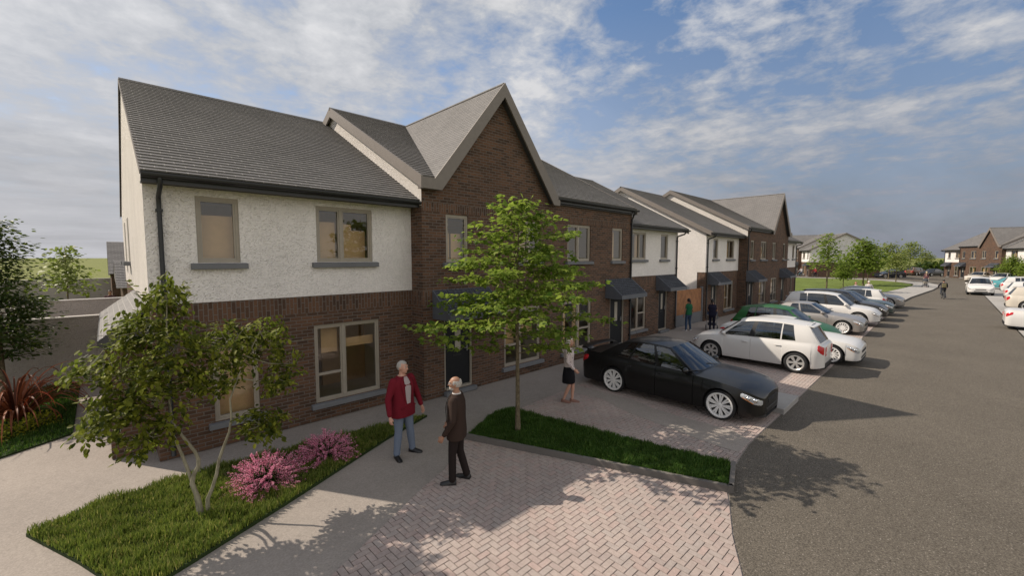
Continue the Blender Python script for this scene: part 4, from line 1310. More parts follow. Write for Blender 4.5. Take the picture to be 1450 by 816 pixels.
SUV = dict(HATCH, L=4.5, W=1.86, wb=2.68, fo=.86, R=.37, clear=.25, tail=.34, roofw=.63, rimstyle='star', tailf=(.55, .95),
           shoulder=[(-2.25, 1.04), (-2.0, 1.1), (-1.2, 1.07), (.4, 1.03), (.95, 1.02), (1.5, .96), (1.95, .87), (2.12, .78), (2.25, .68)],
           roof=[(-2.0, 1.58), (-1.6, 1.64), (-.8, 1.69), (-.1, 1.68), (.3, 1.61), (.7, 1.5)],
           pillars=[(1.05, .4), (.0, -.15), (-.95, -.98), (-1.35, -1.36), (-2.1, -1.8)], seams=[-1.05, -.02, 1.0])
BUBBLE = dict(HATCH, L=4.1, W=1.78, wb=2.55, fo=.74, nose=.55, tail=.5, taper=.2, round_lamp=True, grille=False, R=.33,
              shoulder=[(-2.05, .80), (-1.8, .95), (-1.2, .99), (.4, .955), (.9, .93), (1.3, .86), (1.7, .74), (1.95, .62), (2.05, .55)],
              roof=[(-1.9, 1.3), (-1.4, 1.45), (-.7, 1.54), (-.1, 1.53), (.3, 1.45), (.6, 1.34)], pillars=[(.98, .34), (-.1, -.2), (-.95, -.9), (-1.35, -1.2), (-1.85, -1.5)])
PT = dict(black=paint('black_paint', (.0035, .0035, .0036), .36, .22), white=paint('white_paint', (.66, .645, .62), .3), cream=paint('cream_paint', (.58, .53, .45), .3),
          green=paint('green_paint', (.010, .095, .018), .42, .2), silver=paint('silver_paint', (.33, .31, .29), .36, .5, .45), dkgrey=paint('dark_grey_paint', (.028, .027, .025), .3),
          dkgreen=paint('dark_green_paint', (.035, .055, .05), .3), teal=paint('teal_paint', (.09, .32, .35), .3), blue=paint('midnight_paint', (.012, .017, .028), .3),
          brown=paint('bronze_paint', (.16, .09, .055), .35, .4, .3), grey=paint('sage_grey_paint', (.13, .165, .155), .3))
ROWG = 'cars parked along the second terrace'
def put(o, x, y, rz, z=.004): o.location = (x, y, z); o.rotation_euler.z = rz; return o
D, U = -PI / 2, PI / 2     # nose to the road, nose to the houses
put(make_car('parked_car', 'black saloon with pale multi spoke wheels, nearest the camera', 'car', Car(**SED, wing=True, rimmat='whiterim', lampp=0), PT['black']), 10.2, -4.72, D)
hat0 = put(make_car('parked_car', 'white hatchback backed up to the road, beside the black saloon', 'car', Car(**HATCH, rimstyle='twin'), PT['white']), 15.97, -5.14, U)
put(make_car('parked_car', 'white coupe half hidden behind the white hatchback, nose to the road', 'car', Car(**COUPE, rimstyle='mesh', rimmat='whiterim'), PT['white']), 18.25, -5.55, D)
put(make_car('parked_car', 'bright green rounded car between white coupe and silver coupe', 'car', Car(**BUBBLE, rimstyle='twin'), PT['green']), 21.0, -4.75, D)
put(make_car('parked_car', 'silver coupe with a dark bumper and mesh wheels', 'car', Car(**COUPE, rimstyle='mesh', rimmat='whiterim'), PT['silver']), 25.55, -4.85, D)
suv0 = put(make_car('parked_car', 'white tall car with nose to the road, beyond the silver coupe', 'car', Car(**SUV), PT['white']), 29.3, -5.1, D)
put(make_car('parked_car', 'charcoal tall car beyond the white tall car', 'car', Car(**SUV), PT['dkgrey']), 32.4, -5.15, D)
sed0 = put(make_car('parked_car', 'dark grey green saloon beyond the charcoal car', 'car', Car(**SED), PT['dkgreen']), 35.6, -5.1, D)
wh = put(copy_tree(hat0), 38.6, -4.9, U); wh.scale = (.95, .95, .93); wh['label'] = 'white tall car with its red tail lamps to the road, before the last saloon'
sed1 = put(make_car('parked_car', 'pale silver saloon, last car of the row before the green', 'car', Car(**SED), PT['silver']), 41.6, -5.25, D)
# ---------------------------------------------------------------- plants
rng = np.random.default_rng(11)
M['leaf_maple'] = make_leaf('maple_leaf', (.045, .095, .012), (.24, .30, .05), .38, .6)
M['leaf_shrub'] = make_leaf('shrub_leaf', (.010, .020, .004), (.20, .21, .022), .20, .6)
M['leaf_dark'] = make_leaf('dark_leaf', (.012, .026, .008), (.035, .058, .014), .16)
M['leaf_far'] = make_leaf('spring_leaf', (.065, .11, .014), (.20, .25, .05), .34)
M['leaf_pale'] = make_leaf('olive_leaf', (.11, .135, .035), (.24, .26, .085), .34)
M['leaf_gold'] = make_leaf('gold_leaf', (.08, .10, .012), (.38, .36, .03), .25)
M['bark'] = make_bark('rough_bark', (.075, .058, .038), (.21, .175, .115))
M['bark_pale'] = make_bark('smooth_bark', (.17, .155, .11), (.33, .31, .23), 6)
M['blade'] = make_blade('grass_blade', (.075, .13, .018), (.21, .26, .045), (.42, .38, .13), .38)
M['blade_dark'] = make_blade('turf_blade', (.028, .080, .010), (.075, .15, .02), (.14, .19, .04), .35)
M['flax'] = make_blade('bronze_flax', (.06, .022, .015), (.30, .10, .045), (.62, .08, .03), .3)
M['pink'] = make_leaf('pink_plume', (.74, .17, .34), (.93, .54, .66), .30, .7, None)
M['plume_green'] = make_leaf('plume_leaf', (.02, .055, .01), (.06, .11, .02), .2, .6, None)

def np_mesh(name, V, F, mat, parent=None, sizes=None):
    """V (n,3); F flat loop list with polygon sizes"""
    me = bpy.data.meshes.new(name)
    V = np.asarray(V, dtype=np.float32); F = np.asarray(F, dtype=np.int32); sizes = np.asarray(sizes, dtype=np.int32)
    me.vertices.add(len(V)); me.vertices.foreach_set('co', V.ravel())
    me.loops.add(len(F)); me.loops.foreach_set('vertex_index', F)
    me.polygons.add(len(sizes)); st = np.concatenate([[0], np.cumsum(sizes)[:-1]]).astype(np.int32)
    me.polygons.foreach_set('loop_start', st); me.polygons.foreach_set('loop_total', sizes)
    me.update(); me.validate()
    return link_mesh(name, me, [mat], parent)

def norm(a): return a / np.maximum(1e-9, np.linalg.norm(a, axis=-1, keepdims=True))
LEAF = {  # (along, across, fold) outlines: left half then right half share base and tip
    'oval': ([(0, 0, 0), (.30, -.26, .06), (.68, -.24, .05), (1, 0, -.06), (.68, .24, .05), (.30, .26, .06)], [(0, 1, 2, 3), (0, 3, 4, 5)]),
    'maple': ([(0, 0, 0), (.10, -.34, .0), (.45, -.50, -.08), (.62, -.20, .04), (1, 0, -.14), (.62, .20, .04), (.45, .50, -.08), (.10, .34, 0)], [(0, 1, 2, 3), (0, 3, 4, 5), (0, 5, 6, 7)]),
    'clump': ([(0, 0, 0), (.25, -.45, .1), (.75, -.5, -.1), (1, 0, -.12), (.75, .5, -.1), (.25, .45, .1)], [(0, 1, 2, 3), (0, 3, 4, 5)])}
def leaves(name, P, A, N, S, mat, parent=None, kind='oval'):
    P = np.asarray(P); A = norm(np.asarray(A)); N = np.asarray(N)
    B = norm(np.cross(N, A)); N = np.cross(A, B); S = np.asarray(S)[:, None]
    sh, fc = LEAF[kind]; k = len(sh)
    V = np.stack([P + S * (A * a + B * b + N * c) for a, b, c in sh], 1).reshape(-1, 3)
    n = len(P); base = (np.arange(n) * k)[:, None]
    F = np.concatenate([base + np.array(f)[None, :] for f in fc], 1)          # (n, sum)
    sizes = np.tile([len(f) for f in fc], n)
    return np_mesh(name, V, F.ravel(), mat, parent, sizes)
def rand_unit(n):
    return norm(rng.normal(size=(n, 3)))

def make_tree(name, label, cat, loc, H, prof, z0, nb, leafmat, leafkind, lsize, per, bark, trunk_r, group=None, seed=1, droop=.25, tilt=.25, spread=.16, flat=.55, lean=(0, 0), limb=1.0, rz=0, sidek=.42):
    """trunk, limbs and leaf clusters along the limbs; prof: (height fraction, half width)"""
    global rng
    rng = np.random.default_rng(seed); R = random.Random(seed)
    root = empty(name, loc, rz); tag(root, label, cat, group)
    tm = MB(); n = 12; pts = []; rad = []
    for i in range(n + 1):
        t = i / n
        pts.append((lean[0] * t * t + .05 * math.sin(3 * t + seed) * t, lean[1] * t * t + .05 * math.cos(2.3 * t + seed) * t, H * .97 * t))
        rad.append(trunk_r * (1.25 if i == 0 else 1 - .88 * t))
    tm.tube(pts, rad, 9); to = tm.build('trunk', bark, root, smooth=60)
    lb = MB(); PP = []; AA = []; SS = []
    def tp(z):
        t = min(1, z / (H * .97)); i = min(n - 1, int(t * n)); u = t * n - i
        return Vector(pts[i]).lerp(Vector(pts[i + 1]), u)
    for b in range(nb):
        q = (b + R.random() * .8) / nb
        z = z0 + (H * .95 - z0) * q ** .85; az = b * 2.399 + R.uniform(-.5, .5)
        zt = z / H
        L = pl(prof, zt) * R.uniform(.68, 1.12)
        s = tp(z); m = 6; bp = [s]
        d = Vector((math.cos(az), math.sin(az), tilt + .55 * max(0, zt - .6)))
        for k in range(1, m + 1):
            u = k / m
            p = s + Vector((d.x * L * u, d.y * L * u, d.z * L * u - droop * L * u * u + R.uniform(-.03, .03)))
            p.x += R.uniform(-.05, .05) * L; p.y += R.uniform(-.05, .05) * L; bp.append(p)
        lb.tube(bp, [max(.004, trunk_r * .32 * (1 - .85 * k / m) * (1 - zt * .6) * limb) for k in range(m + 1)], 5)
        nc = max(2, int(L / .17))
        for c_ in range(nc):
            u = .22 + .82 * (c_ + R.random()) / nc; u = min(u, 1.04)
            if R.random() < .10: continue
            i = min(m - 1, int(u * m)); p = bp[i].lerp(bp[i + 1], u * m - i)
            side = Vector((-d.y, d.x, 0)) * R.uniform(-1, 1) * sidek * L * u * .5
            k = int(per * R.uniform(.5, 1.4))
            cpos = np.array(p + side)
            o = rng.normal(size=(k, 3)) * np.array([spread, spread, spread * flat])
            PP.append(cpos + o)
            a = o * np.array([1.4, 1.4, .5]) + np.array([d.x, d.y, -.35]) * spread * .8 + rng.normal(size=(k, 3)) * spread * .5
            AA.append(a); SS.append(rng.uniform(.6, 1.25, k) * lsize)
    lb.build('limbs', bark, to, smooth=60)
    P = np.concatenate(PP); A = np.concatenate(AA); S = np.concatenate(SS)
    N = np.tile([0, 0, 1.0], (len(P), 1)) + rng.normal(size=(len(P), 3)) * .45
    leaves('crown', P, A, N, S, leafmat, root, leafkind)
    return root

make_tree('maple_tree', 'slender young maple in the grass bed, bright green, taller than the people', 'tree', (5.47, -3.65, .08), 4.98,
          [(.30, .8), (.37, 1.6), (.45, 2.1), (.56, 1.78), (.68, 1.32), (.8, .92), (.9, .5), (1, .2)], 1.62, 74, M['leaf_maple'], 'maple', .112, 15, M['bark'], .052, seed=4, droop=.20, tilt=.26, spread=.115, flat=.27, lean=(.05, 0), sidek=.26)

def multistem():
    global rng
    rng = np.random.default_rng(5); R = random.Random(5)
    root = empty('multi_stem_tree', (.30, -2.50, .04)); tag(root, 'low multi stemmed tree with pale bent stems, before the end house', 'tree')
    rt = Vector((.985, -.17, 0)); bk = Vector((.12, .99, 0))
    def W(u, v, d=0): return rt * ((u - 290) / (150 if u < 290 else 116)) + bk * d + Vector((0, 0, (735 - v) / 100))
    st = [([(286, 735), (281, 710), (273, 688), (276, 676), (285, 665), (286, 655), (281, 643), (270, 628), (260, 615), (250, 602), (246, 588), (243, 560), (241, 520), (246, 470), (250, 420)], 0.0, .034),
          ([(282, 735), (277, 700), (268, 672), (258, 645), (248, 622), (238, 606), (222, 590), (205, 570), (185, 545), (165, 520), (150, 490)], .12, .026),
          ([(296, 733), (296, 715), (303, 700), (310, 680), (314, 660), (322, 640), (330, 622), (334, 600), (333, 575), (345, 545), (360, 515), (380, 480)], -.05, .028)]
    tm = MB(); P3 = []
    for pts, d, r in st:
        q = [W(u, v, d * i / 4 if i < 4 else d) for i, (u, v) in enumerate(pts)]
        # smooth with midpoints
        tm.tube(q, [r * (1 - .78 * i / (len(q) - 1)) for i in range(len(q))], 9); P3.append(q)
    tw = MB()
    blobs = [((175, 515, .1), (.60, .5, .46), 700), ((150, 570, -.1), (.42, .4, .32), 430), ((205, 465, .15), (.42, .5, .26), 420), ((245, 430, .1), (.38, .4, .30), 420), ((262, 490, -.1), (.55, .6, .42), 680),
             ((225, 555, -.25), (.55, .35, .40), 600), ((335, 500, .1), (.52, .5, .30), 640), ((318, 545, .15), (.55, .5, .25), 520), ((395, 500, .15), (.40, .4, .34), 440), ((405, 555, .05), (.30, .4, .25), 260), ((378, 612, -.25), (.44, .35, .18), 430), ((205, 598, -.3), (.40, .3, .2), 260), ((120, 510, 0), (.2, .3, .16), 90), ((425, 535, 0), (.18, .3, .2), 80)]
    PP = []; AA = []; SS = []
    for (u, v, d), r, n in blobs:
        c = W(u, v, d)
        best = min((p for q in P3 for p in q[5:]), key=lambda p: (p - c).length)
        mid = best.lerp(c, .5) + Vector((0, 0, -.05))
        tw.tube([best, mid, c], [.011, .008, .004], 5)
        for k in range(10):
            e = c + Vector([R.gauss(0, .5) * r[i] for i in range(3)])
            tw.tube([c.lerp(mid, R.random() * .4), c.lerp(e, .5) + Vector((0, 0, -.02)), e], [.005, .004, .002], 4)
        # sprays of leaves in flat layers
        ns = n // 11
        for k in range(ns):
            o = rand_unit(1)[0] * np.array(r) * np.array([.76, .9, 1]) * rng.uniform(.15, 1.0) ** .5
            o[2] = np.round(o[2] / .15) * .15 + rng.normal() * .014
            m = 14; dirv = norm(np.array([o[0], o[1], -.15])[None, :] + rng.normal(size=(1, 3)) * .25)[0]
            t = np.linspace(-.5, .5, m)[:, None]
            pos = np.array(c) + o + dirv * t * .27 + rng.normal(size=(m, 3)) * np.array([.035, .035, .016])
            sd_ = np.cross(dirv, [0, 0, 1.0]) * np.where(np.arange(m) % 2, 1, -1)[:, None]
            PP.append(pos); AA.append(dirv + sd_ * .8 + np.array([0, 0, -.25]) + rng.normal(size=(m, 3)) * .2); SS.append(rng.uniform(.06, .098, m))
    so = tm.build('stems', M['bark_pale'], root, smooth=60); tw.build('twigs', M['bark_pale'], so, smooth=60)
    P = np.concatenate(PP); A = np.concatenate(AA); S = np.concatenate(SS)
    N = np.tile([0, 0, 1.0], (len(P), 1)) + rng.normal(size=(len(P), 3)) * .20
    leaves('crown', P, A, N, S, M['leaf_shrub'], root, 'oval')
multistem()

make_tree('dark_tree', 'dense dark green tree at the left edge beside the grey walls', 'tree', (-2.48, 6.25, .03), 4.7,
          [(.2, .5), (.3, 1.0), (.42, 1.1), (.55, .95), (.7, .75), (.85, .5), (1, .2)], 1.15, 90, M['leaf_dark'], 'oval', .10, 30, M['bark'], .07, seed=21, spread=.15, flat=.35, droop=.12, tilt=.2)
t_small = make_tree('garden_tree', 'small light green tree between the grey garden walls', 'tree', (-2.0, 21.5, 0), 4.4,
          [(.2, .5), (.4, 1.25), (.6, 1.0), (.8, .6), (1, .2)], 1.9, 44, M['leaf_pale'], 'clump', .15, 6, M['bark'], .05, seed=31, spread=.18, limb=1.3)
# trees on the green: three kinds, then copies
FG = 'young trees planted on the green'
f1 = make_tree('street_tree', 'tall airy tree nearest the parked cars on the green', 'tree', (54.8, -.8, .06), 6.3, [(.24, .6), (.36, 2.0), (.5, 1.75), (.7, 1.05), (.88, .5), (1, .12)], 2.2, 60, M['leaf_far'], 'clump', .20, 4, M['bark'], .085, FG, seed=41, spread=.26, droop=.05, tilt=.35)
f2 = make_tree('street_tree', 'broad bright green tree in the middle of the green', 'tree', (70.7, -2.1, .06), 6.1, [(.2, 1.1), (.36, 2.35), (.5, 2.2), (.66, 1.6), (.85, .8), (1, .2)], 1.8, 66, M['leaf_far'], 'clump', .27, 6, M['bark'], .1, FG, seed=42, spread=.42, droop=.1, tilt=.25)
f3 = make_tree('street_tree', 'thin olive tree standing left of the two slim trunks by the dark saloon', 'tree', (97.8, -2.6, .0), 6.3, [(.2, .9), (.4, 2.4), (.6, 2.1), (.8, 1.2), (1, .2)], 2.1, 46, M['leaf_pale'], 'clump', .27, 4, M['bark'], .09, FG, seed=43, spread=.42, droop=.05, tilt=.4)
for src, x, y, s, rz, lab, g in (
        (f2, 65.5, -.75, .52, 1.2, 'small bushy tree left of the broad bright tree on the green', FG),
        (f1, 77, -1.9, .85, 2.1, 'slim tree half behind the broad bright tree', FG),
        (f3, 84.5, -4.4, .72, .7, 'olive tree right of the broad bright tree, nearest the kerb of the green', FG),
        (f3, 152, -2.7, 1.26, 2.9, 'tall pale tree beyond the parked dark cars', 'trees beyond the parking court'),
        (f3, 150, -5.7, .84, 4.0, 'shorter pale tree beyond the black car at the far court', 'trees beyond the parking court'),
        (f2, 93, -16.2, .66, .4, 'leafy tree before the brick corner of the far terrace', 'trees before the far terrace'),
        (f2, 88, -17.4, .62, 2.0, 'leafy tree cut by the right edge of the photo', 'trees before the far terrace')):
    o = copy_tree(src); o.location = (x, y, .06 if x < 90 and y > -8 else 0); o.rotation_euler.z = rz; o.scale = (s, s, s); o['label'] = lab; o['group'] = g

def bush(name, label, cat, loc, r, n, mat, size, kind='oval', group=None, seed=1, stems=None):
    global rng
    rng = np.random.default_rng(seed)
    root = empty(name, loc); tag(root, label, cat, group)
    o = rand_unit(n); o[:, 2] = np.abs(o[:, 2]); rr = rng.uniform(.45, 1.0, n)[:, None] * (1 + .22 * np.sin(o[:, 0:1] * 7 + seed) * np.cos(o[:, 1:2] * 6))
    P = o * rr * np.array(r); A = o + rng.normal(size=(n, 3)) * .5; N = rng.normal(size=(n, 3)) * .6 + np.array([0, 0, 1.0])
    leaves('foliage', P, A, N, rng.uniform(.7, 1.3, n) * size, mat, root, kind)
    s = MB(); R = random.Random(seed)
    for k in range(9):
        d = Vector((R.uniform(-.7, .7) * r[0], R.uniform(-.7, .7) * r[1], r[2] * .7)); s.tube([(0, 0, 0), d * .5, d], [.012, .008, .004], 5)
    s.build('stems', M['bark'], root)
    return root
BG = 'yellow green bushes under the bronze flax'
for k, (x, y, r) in enumerate([(-2.08, 3.55, .36), (-1.72, 3.95, .33), (-2.42, 3.3, .34), (-2.6, 3.75, .3)]):
    bush('low_bush', ['yellow green bush below the middle of the flax', 'yellow green bush right of the flax', 'yellow green bush nearest the path at the left edge', 'yellow green bush furthest left under the flax'][k], 'bush', (x, y, .02), (r, r, .30), 420, M['leaf_gold'], .055, 'oval', BG, 60 + k)
bush('low_bush', 'dark green little bush left of the front pink plumes', 'bush', (.80, -1.75, .04), (.16, .2, .16), 240, M['leaf_dark'], .035, 'oval', None, 71)
for k, (x, y, r, h) in enumerate([(128, -7.2, 2.4, 2.6), (130, -9.6, 2.8, 2.9), (133, -12.6, 2.8, 2.7), (124, -5.2, 1.7, 2.0)]):
    bush('hedge_bush', ['round dark bush left of the far terrace, second from the left', 'broad dark bush between the black car and the far white house', 'dark bush against the far white house', 'smallest dark bush beside the black far car'][k], 'bush', (x, y, 0), (r, r, h), 420, M['leaf_dark'], .6, 'clump', 'bushes beside the far terrace', 80 + k)

def flax():
    global rng
    R = random.Random(3)
    root = empty('flax_plant', (-2.12, 4.55, .02)); tag(root, 'bronze red flax with long arching strap leaves at the left edge', 'plant')
    V = []; F = []; S = []
    for k in range(120):
        az = R.uniform(0, 2 * PI); L = R.uniform(1.0, 1.85); el = R.uniform(.7, 1.45); w = R.uniform(.014, .026); g = R.uniform(1.2, 2.7)
        d = Vector((math.cos(az), math.sin(az), 0)); sd_ = Vector((-d.y, d.x, 0)); n = 9; b = len(V); tw = R.uniform(-.6, .6)
        for i in range(n + 1):
            t = i / n; a = el - g * t * t * 1.2
            p = Vector((0, 0, 0))
            m = 14
            for j in range(m):
                tt = t * (j + .5) / m; aa = el - g * tt * tt * 1.2
                p += (d * math.cos(aa) + Vector((0, 0, 1)) * math.sin(aa)) * (L * t / m)
            p += d * .05; ww = w * (1 - t ** 3) * (.6 + .4 * min(1, t * 4)); s = sd_ * math.cos(tw * t) + Vector((0, 0, 1)) * math.sin(tw * t)
            for q, h in ((-1, .35), (0, 0), (1, .35)):
                pt = p + s * (ww * q) + Vector((0, 0, h * ww)); V.append((pt.x, pt.y, max(.02, pt.z)))
        for i in range(n):
            for q in (0, 1): F += [b + i * 3 + q, b + i * 3 + q + 1, b + i * 3 + 4 + q, b + i * 3 + 3 + q]; S.append(4)
    root.scale = (1.3, 1.3, 1.2)
    np_mesh('strap_leaves', V, F, M['flax'], root, S)
    c = MB(); c.tube([(0, 0, 0), (0, 0, .12)], [.09, .05], 8); c.build('crown_base', M['bark'], root)
flax()

def plume_bush(loc, label, seed, r=.5):
    global rng
    rng = np.random.default_rng(seed); R = random.Random(seed)
    root = empty('plume_plant', loc); tag(root, label, 'flowering plant', 'pink plume plants in the near grass bed')
    PP, AA, SS = [], [], []; GP, GA, GS = [], [], []; st = MB()
    for k in range(270):
        az = R.uniform(0, 2 * PI); el = math.asin(R.uniform(.13, 1)) ; L = r * R.uniform(.82, 1.12)
        d = np.array([math.cos(az) * math.cos(el) * 1.12, math.sin(az) * math.cos(el) * 1.12, math.sin(el) * .88]); bend = np.array([0, 0, -.10 * (1 - el / 1.6)])
        m = 52; t = rng.uniform(.40, 1.0, m)[:, None]
        ax = d * L * t + bend * t * t
        wd = .023 * (1.12 - t) ** .7
        o = rng.normal(size=(m, 3)) * wd * .62
        PP.append(ax + o); AA.append(norm(o) + d * .9); SS.append(rng.uniform(.014, .023, m))
        st.tube([(0, 0, .02), tuple(d * L * .5 + bend * .25), tuple(d * L * .98 + bend)], [.004, .003, .0015], 4)
        if k % 2 == 0:
            m = 10; t = rng.uniform(.1, .55, m)[:, None]; o = rng.normal(size=(m, 3)) * .03
            GP.append(d * L * t + o); GA.append(d + rng.normal(size=(m, 3)) * .5); GS.append(rng.uniform(.05, .09, m))
    leaves('plumes', np.concatenate(PP), np.concatenate(AA), rng.normal(size=(sum(map(len, PP)), 3)), np.concatenate(SS), M['pink'], root, 'oval')
    leaves('foliage', np.concatenate(GP), np.concatenate(GA), rng.normal(size=(sum(map(len, GP)), 3)), np.concatenate(GS), M['plume_green'], root, 'oval')
    st.build('stalks', M['plume_green'], root)
plume_bush((1.16, -2.20, .04), 'pink plumed plant nearer the bent stems of the low tree', 91, .56)
plume_bush((2.22, -1.92, .04), 'pink plumed plant nearer the man in the red blazer', 92, .52)

def grass(name, poly, z, dens, h, w, mat, seed, lean=.45, edge=0.0):
    r = np.random.default_rng(seed)
    xs, ys = [p[0] for p in poly], [p[1] for p in poly]
    A = abs(sum(poly[i - 1][0] * poly[i][1] - poly[i][0] * poly[i - 1][1] for i in range(len(poly)))) / 2
    n = int(A * dens); P = []
    while len(P) < n:
        q = r.uniform([min(xs), min(ys)], [max(xs), max(ys)], (n, 2))
        P += [tuple(a) for a in q if in_poly(a, poly)]
    P = np.array(P[:n]); az = r.uniform(0, 2 * PI, n); tuft = .75 + .35 * np.sin(P[:, 0] * 9 + np.sin(P[:, 1] * 7) * 2) * np.cos(P[:, 1] * 8)
    H = h * r.uniform(.55, 1.25, n) * tuft; ln = lean * H * r.uniform(.3, 1.5, n); d = np.stack([np.cos(az), np.sin(az)], 1); s = np.stack([-d[:, 1], d[:, 0]], 1) * (w * r.uniform(.7, 1.3, n))[:, None]
    def p3(xy, zz): return np.concatenate([xy, zz[:, None]], 1)
    V = np.stack([p3(P - s, np.full(n, z)), p3(P + s, np.full(n, z)), p3(P + d * (ln * .35)[:, None] + s * .75, z + H * .6), p3(P + d * (ln * .35)[:, None] - s * .75, z + H * .6), p3(P + d * ln[:, None], z + H)], 1).reshape(-1, 3)
    b = (np.arange(n) * 5)[:, None]; F = np.concatenate([b + [0, 1, 2, 3], b + [3, 2, 4]], 1)
    o = np_mesh(name, V, F.ravel(), mat, None, np.tile([4, 3], n)); tag(o, kind='stuff'); return o
BED1 = [(-1.47, -1.40), (-.82, -1.05), (.62, -.99), (2.2, -1.14), (3.93, -1.34), (4.67, -1.47), (3.4, -1.98), (1.16, -3.05), (.02, -3.56), (-.5, -3.78), (-.95, -2.6)]
LAWN1 = [(-7, 1.2), (-2.1, 2.22), (-1.2, 2.84), (-1.22, 6.3), (-1.22, 7.88), (-7, 7.88)]
slab('bed_soil', BED1, -.01, .035, [M['soil']]); slab('bed_soil', LAWN1, -.01, .02, [M['soil']])
slab('bed_soil', BED2, -.01, .085, [M['soil']])
tag(grass('grass', BED1, .033, 4200, .120, .0055, M['blade'], 1), 'rough bright grass of the near left bed', 'grass')
tag(grass('grass', LAWN1, .018, 1500, .085, .007, M['blade_dark'], 2), 'dark lawn grass beside the grey walls', 'grass')
tag(grass('grass', BED2, .083, 7500, .085, .0045, M['blade_dark'], 3), 'short dark turf around the young maple', 'grass')
# kerb of the tree bed
kb = MB(); edge = [(4.53, -3.09), (5.54, -5.6), (6.30, -7.49), (6.36, -7.55), (7.24, -7.29)]
for a, b in zip(edge, edge[1:]):
    d = (Vector((b[0] - a[0], b[1] - a[1], 0))).normalized(); nn = Vector((-d.y, d.x, 0)) * .07
    A_, B_ = Vector((a[0], a[1], -.02)), Vector((b[0], b[1], -.02)); up = Vector((0, 0, .135))
    kb.hull8([A_, B_, B_ + nn, A_ + nn], [A_ + up, B_ + up, B_ + nn + up, A_ + nn + up])
tag(kb.build('kerb', M['kerb'], recalc=False), kind='structure')

# ---------------------------------------------------------------- walls and fence
def garden_wall(label, x0, x1, y, zt, th=.2):
    r = empty('garden_wall', ((x0 + x1) / 2, y, 0)); tag(r, label, 'wall', 'grey garden walls'); cx = (x0 + x1) / 2
    m = MB(); m.box(x0 - cx, x1 - cx, 0, th, 0, zt); m.build('wall_face', M['blockwall'], r)
    c = MB(); c.box(x0 - cx - .01, x1 - cx + .01, -.02, th + .02, zt + .001, zt + .045); c.build('coping', M['coping'], r, bevel=.008)
garden_wall('near grey roughcast wall behind the flax', -9, -.02, 7.9, 1.93)
garden_wall('second grey roughcast wall with a pale coping, behind the near one', -14, .9, 14.0, 2.0)
garden_wall('third grey roughcast wall behind the small light green tree', -30, 6, 33.0, 2.15)
hb = empty('outbuilding', (-.4, 24, 0)); tag(hb, 'low brick building with slate roofs seen past the end house gable', 'outbuilding')
m = MB(); m.box(.1, 9, .5, 8.5, 0, 2.75); m.build('brick_wall', M['brick'], hb)
m = MB(); step_rows(m, 2.73, 4.72, lambda z, s_: ((0, 9.2)[s_], .0 + (z - 2.73) / .49, z), (0, -.49, 1))
m.poly([(0, 4.06, 4.72), (0, 8.9, 2.4), (9.2, 8.9, 2.4), (9.2, 4.06, 4.72)]); m.poly([(0.02, .03, 2.68), (.02, 4.06, 4.66), (.02, 8.9, 2.36)]); m.build('roof', M['slate'], hb, recalc=False)
m = MB(); m.box(.45, 6, -5.6, .48, 0, 2.2); m.build('porch', M['brick'], hb)
m = MB(); step_rows(m, 2.2, 3.5, lambda z, s_: ((.2, 6.2)[s_], -6.0 + (z - 2.2) * 2, z), (0, -.5, 1)); m.poly([(.2, -3.4, 3.5), (6.2, -3.4, 3.5), (6.2, .4, 2.6), (.2, .4, 2.6)]); m.poly([(.22, -5.97, 2.16), (.22, -3.4, 3.44), (.22, .4, 2.55)]); m.build('porch_roof', M['slate'], hb)
m = MB(); m.box(.9, 1.9, -5.66, -5.601, .9, 2.0); wo = m.build('window', M['clay'], hb); m = MB(); m.box(.75, 2.05, -5.74, -5.601, .78, .895); m.build('sill', M['sill'], wo)

fp = empty('fence_panel', (22.5, .12, 0)); tag(fp, 'orange timber fence panel on a grey base between the two terraces', 'fence')
m = MB()
for x in np.arange(-1.62, 1.60, .1615): m.box(x, x + .155, -.02, .012 + .006 * math.sin(x * 40), .62, 1.94)
m.build('timber_boards', M['wood'], fp)
m = MB(); m.box(-1.63, 1.62, -.035, .03, 0.0, .615); m.build('base_board', M['sill'], fp)
for x in (-1.76, 1.63):
    m = MB(); m.box(x, x + .12, -.07, .07, 0, 2.02); m.build('post', M['sill'], fp, bevel=.01)
m = MB(); m.box(-.12, .12, .06, .14, 1.9, 2.1); m.box(-.02, .02, .08, .12, .6, 1.9); m.build('rear_post', M['steel'], fp)
# ---------------------------------------------------------------- people
def skinmat(name, c): return simple(name, c, .55, noise_amt=.06, nscale=30)
M['skin'] = skinmat('skin_fair', (.52, .29, .21)); M['skin_tan'] = skinmat('skin_tan', (.34, .18, .115))
def cloth(name, c, pat=None):
    t = NT(name); p = t.pos(); n = t.noise(p, 160, 3, .7)
    col = t.ramp(n, [(.3, tuple(q * .85 for q in c)), (.7, tuple(q * 1.12 for q in c))])
    if pat == 'check':
        s_ = t.sep(p); w = t.math('SINE', t.math('MULTIPLY', s_[0], 260)); w2 = t.math('SINE', t.math('MULTIPLY', s_[2], 260))
        col = t.mix(t.math('MULTIPLY', t.math('GREATER_THAN', w, .2), .55), col, (.30, .16, .15)); col = t.mix(t.math('MULTIPLY', t.math('GREATER_THAN', w2, .4), .4), col, (.26, .27, .36))
    if pat == 'floral':
        v = t.voronoi(p, 17); col = t.mix(t.ramp(v, [(.2, 1.0), (.27, 0.0)]), col, (.10, .045, .10))
    t.color(col); t.set(Roughness=.9, Specular_IOR_Level=.15); t.bump(n, .2, .003); return t.mat
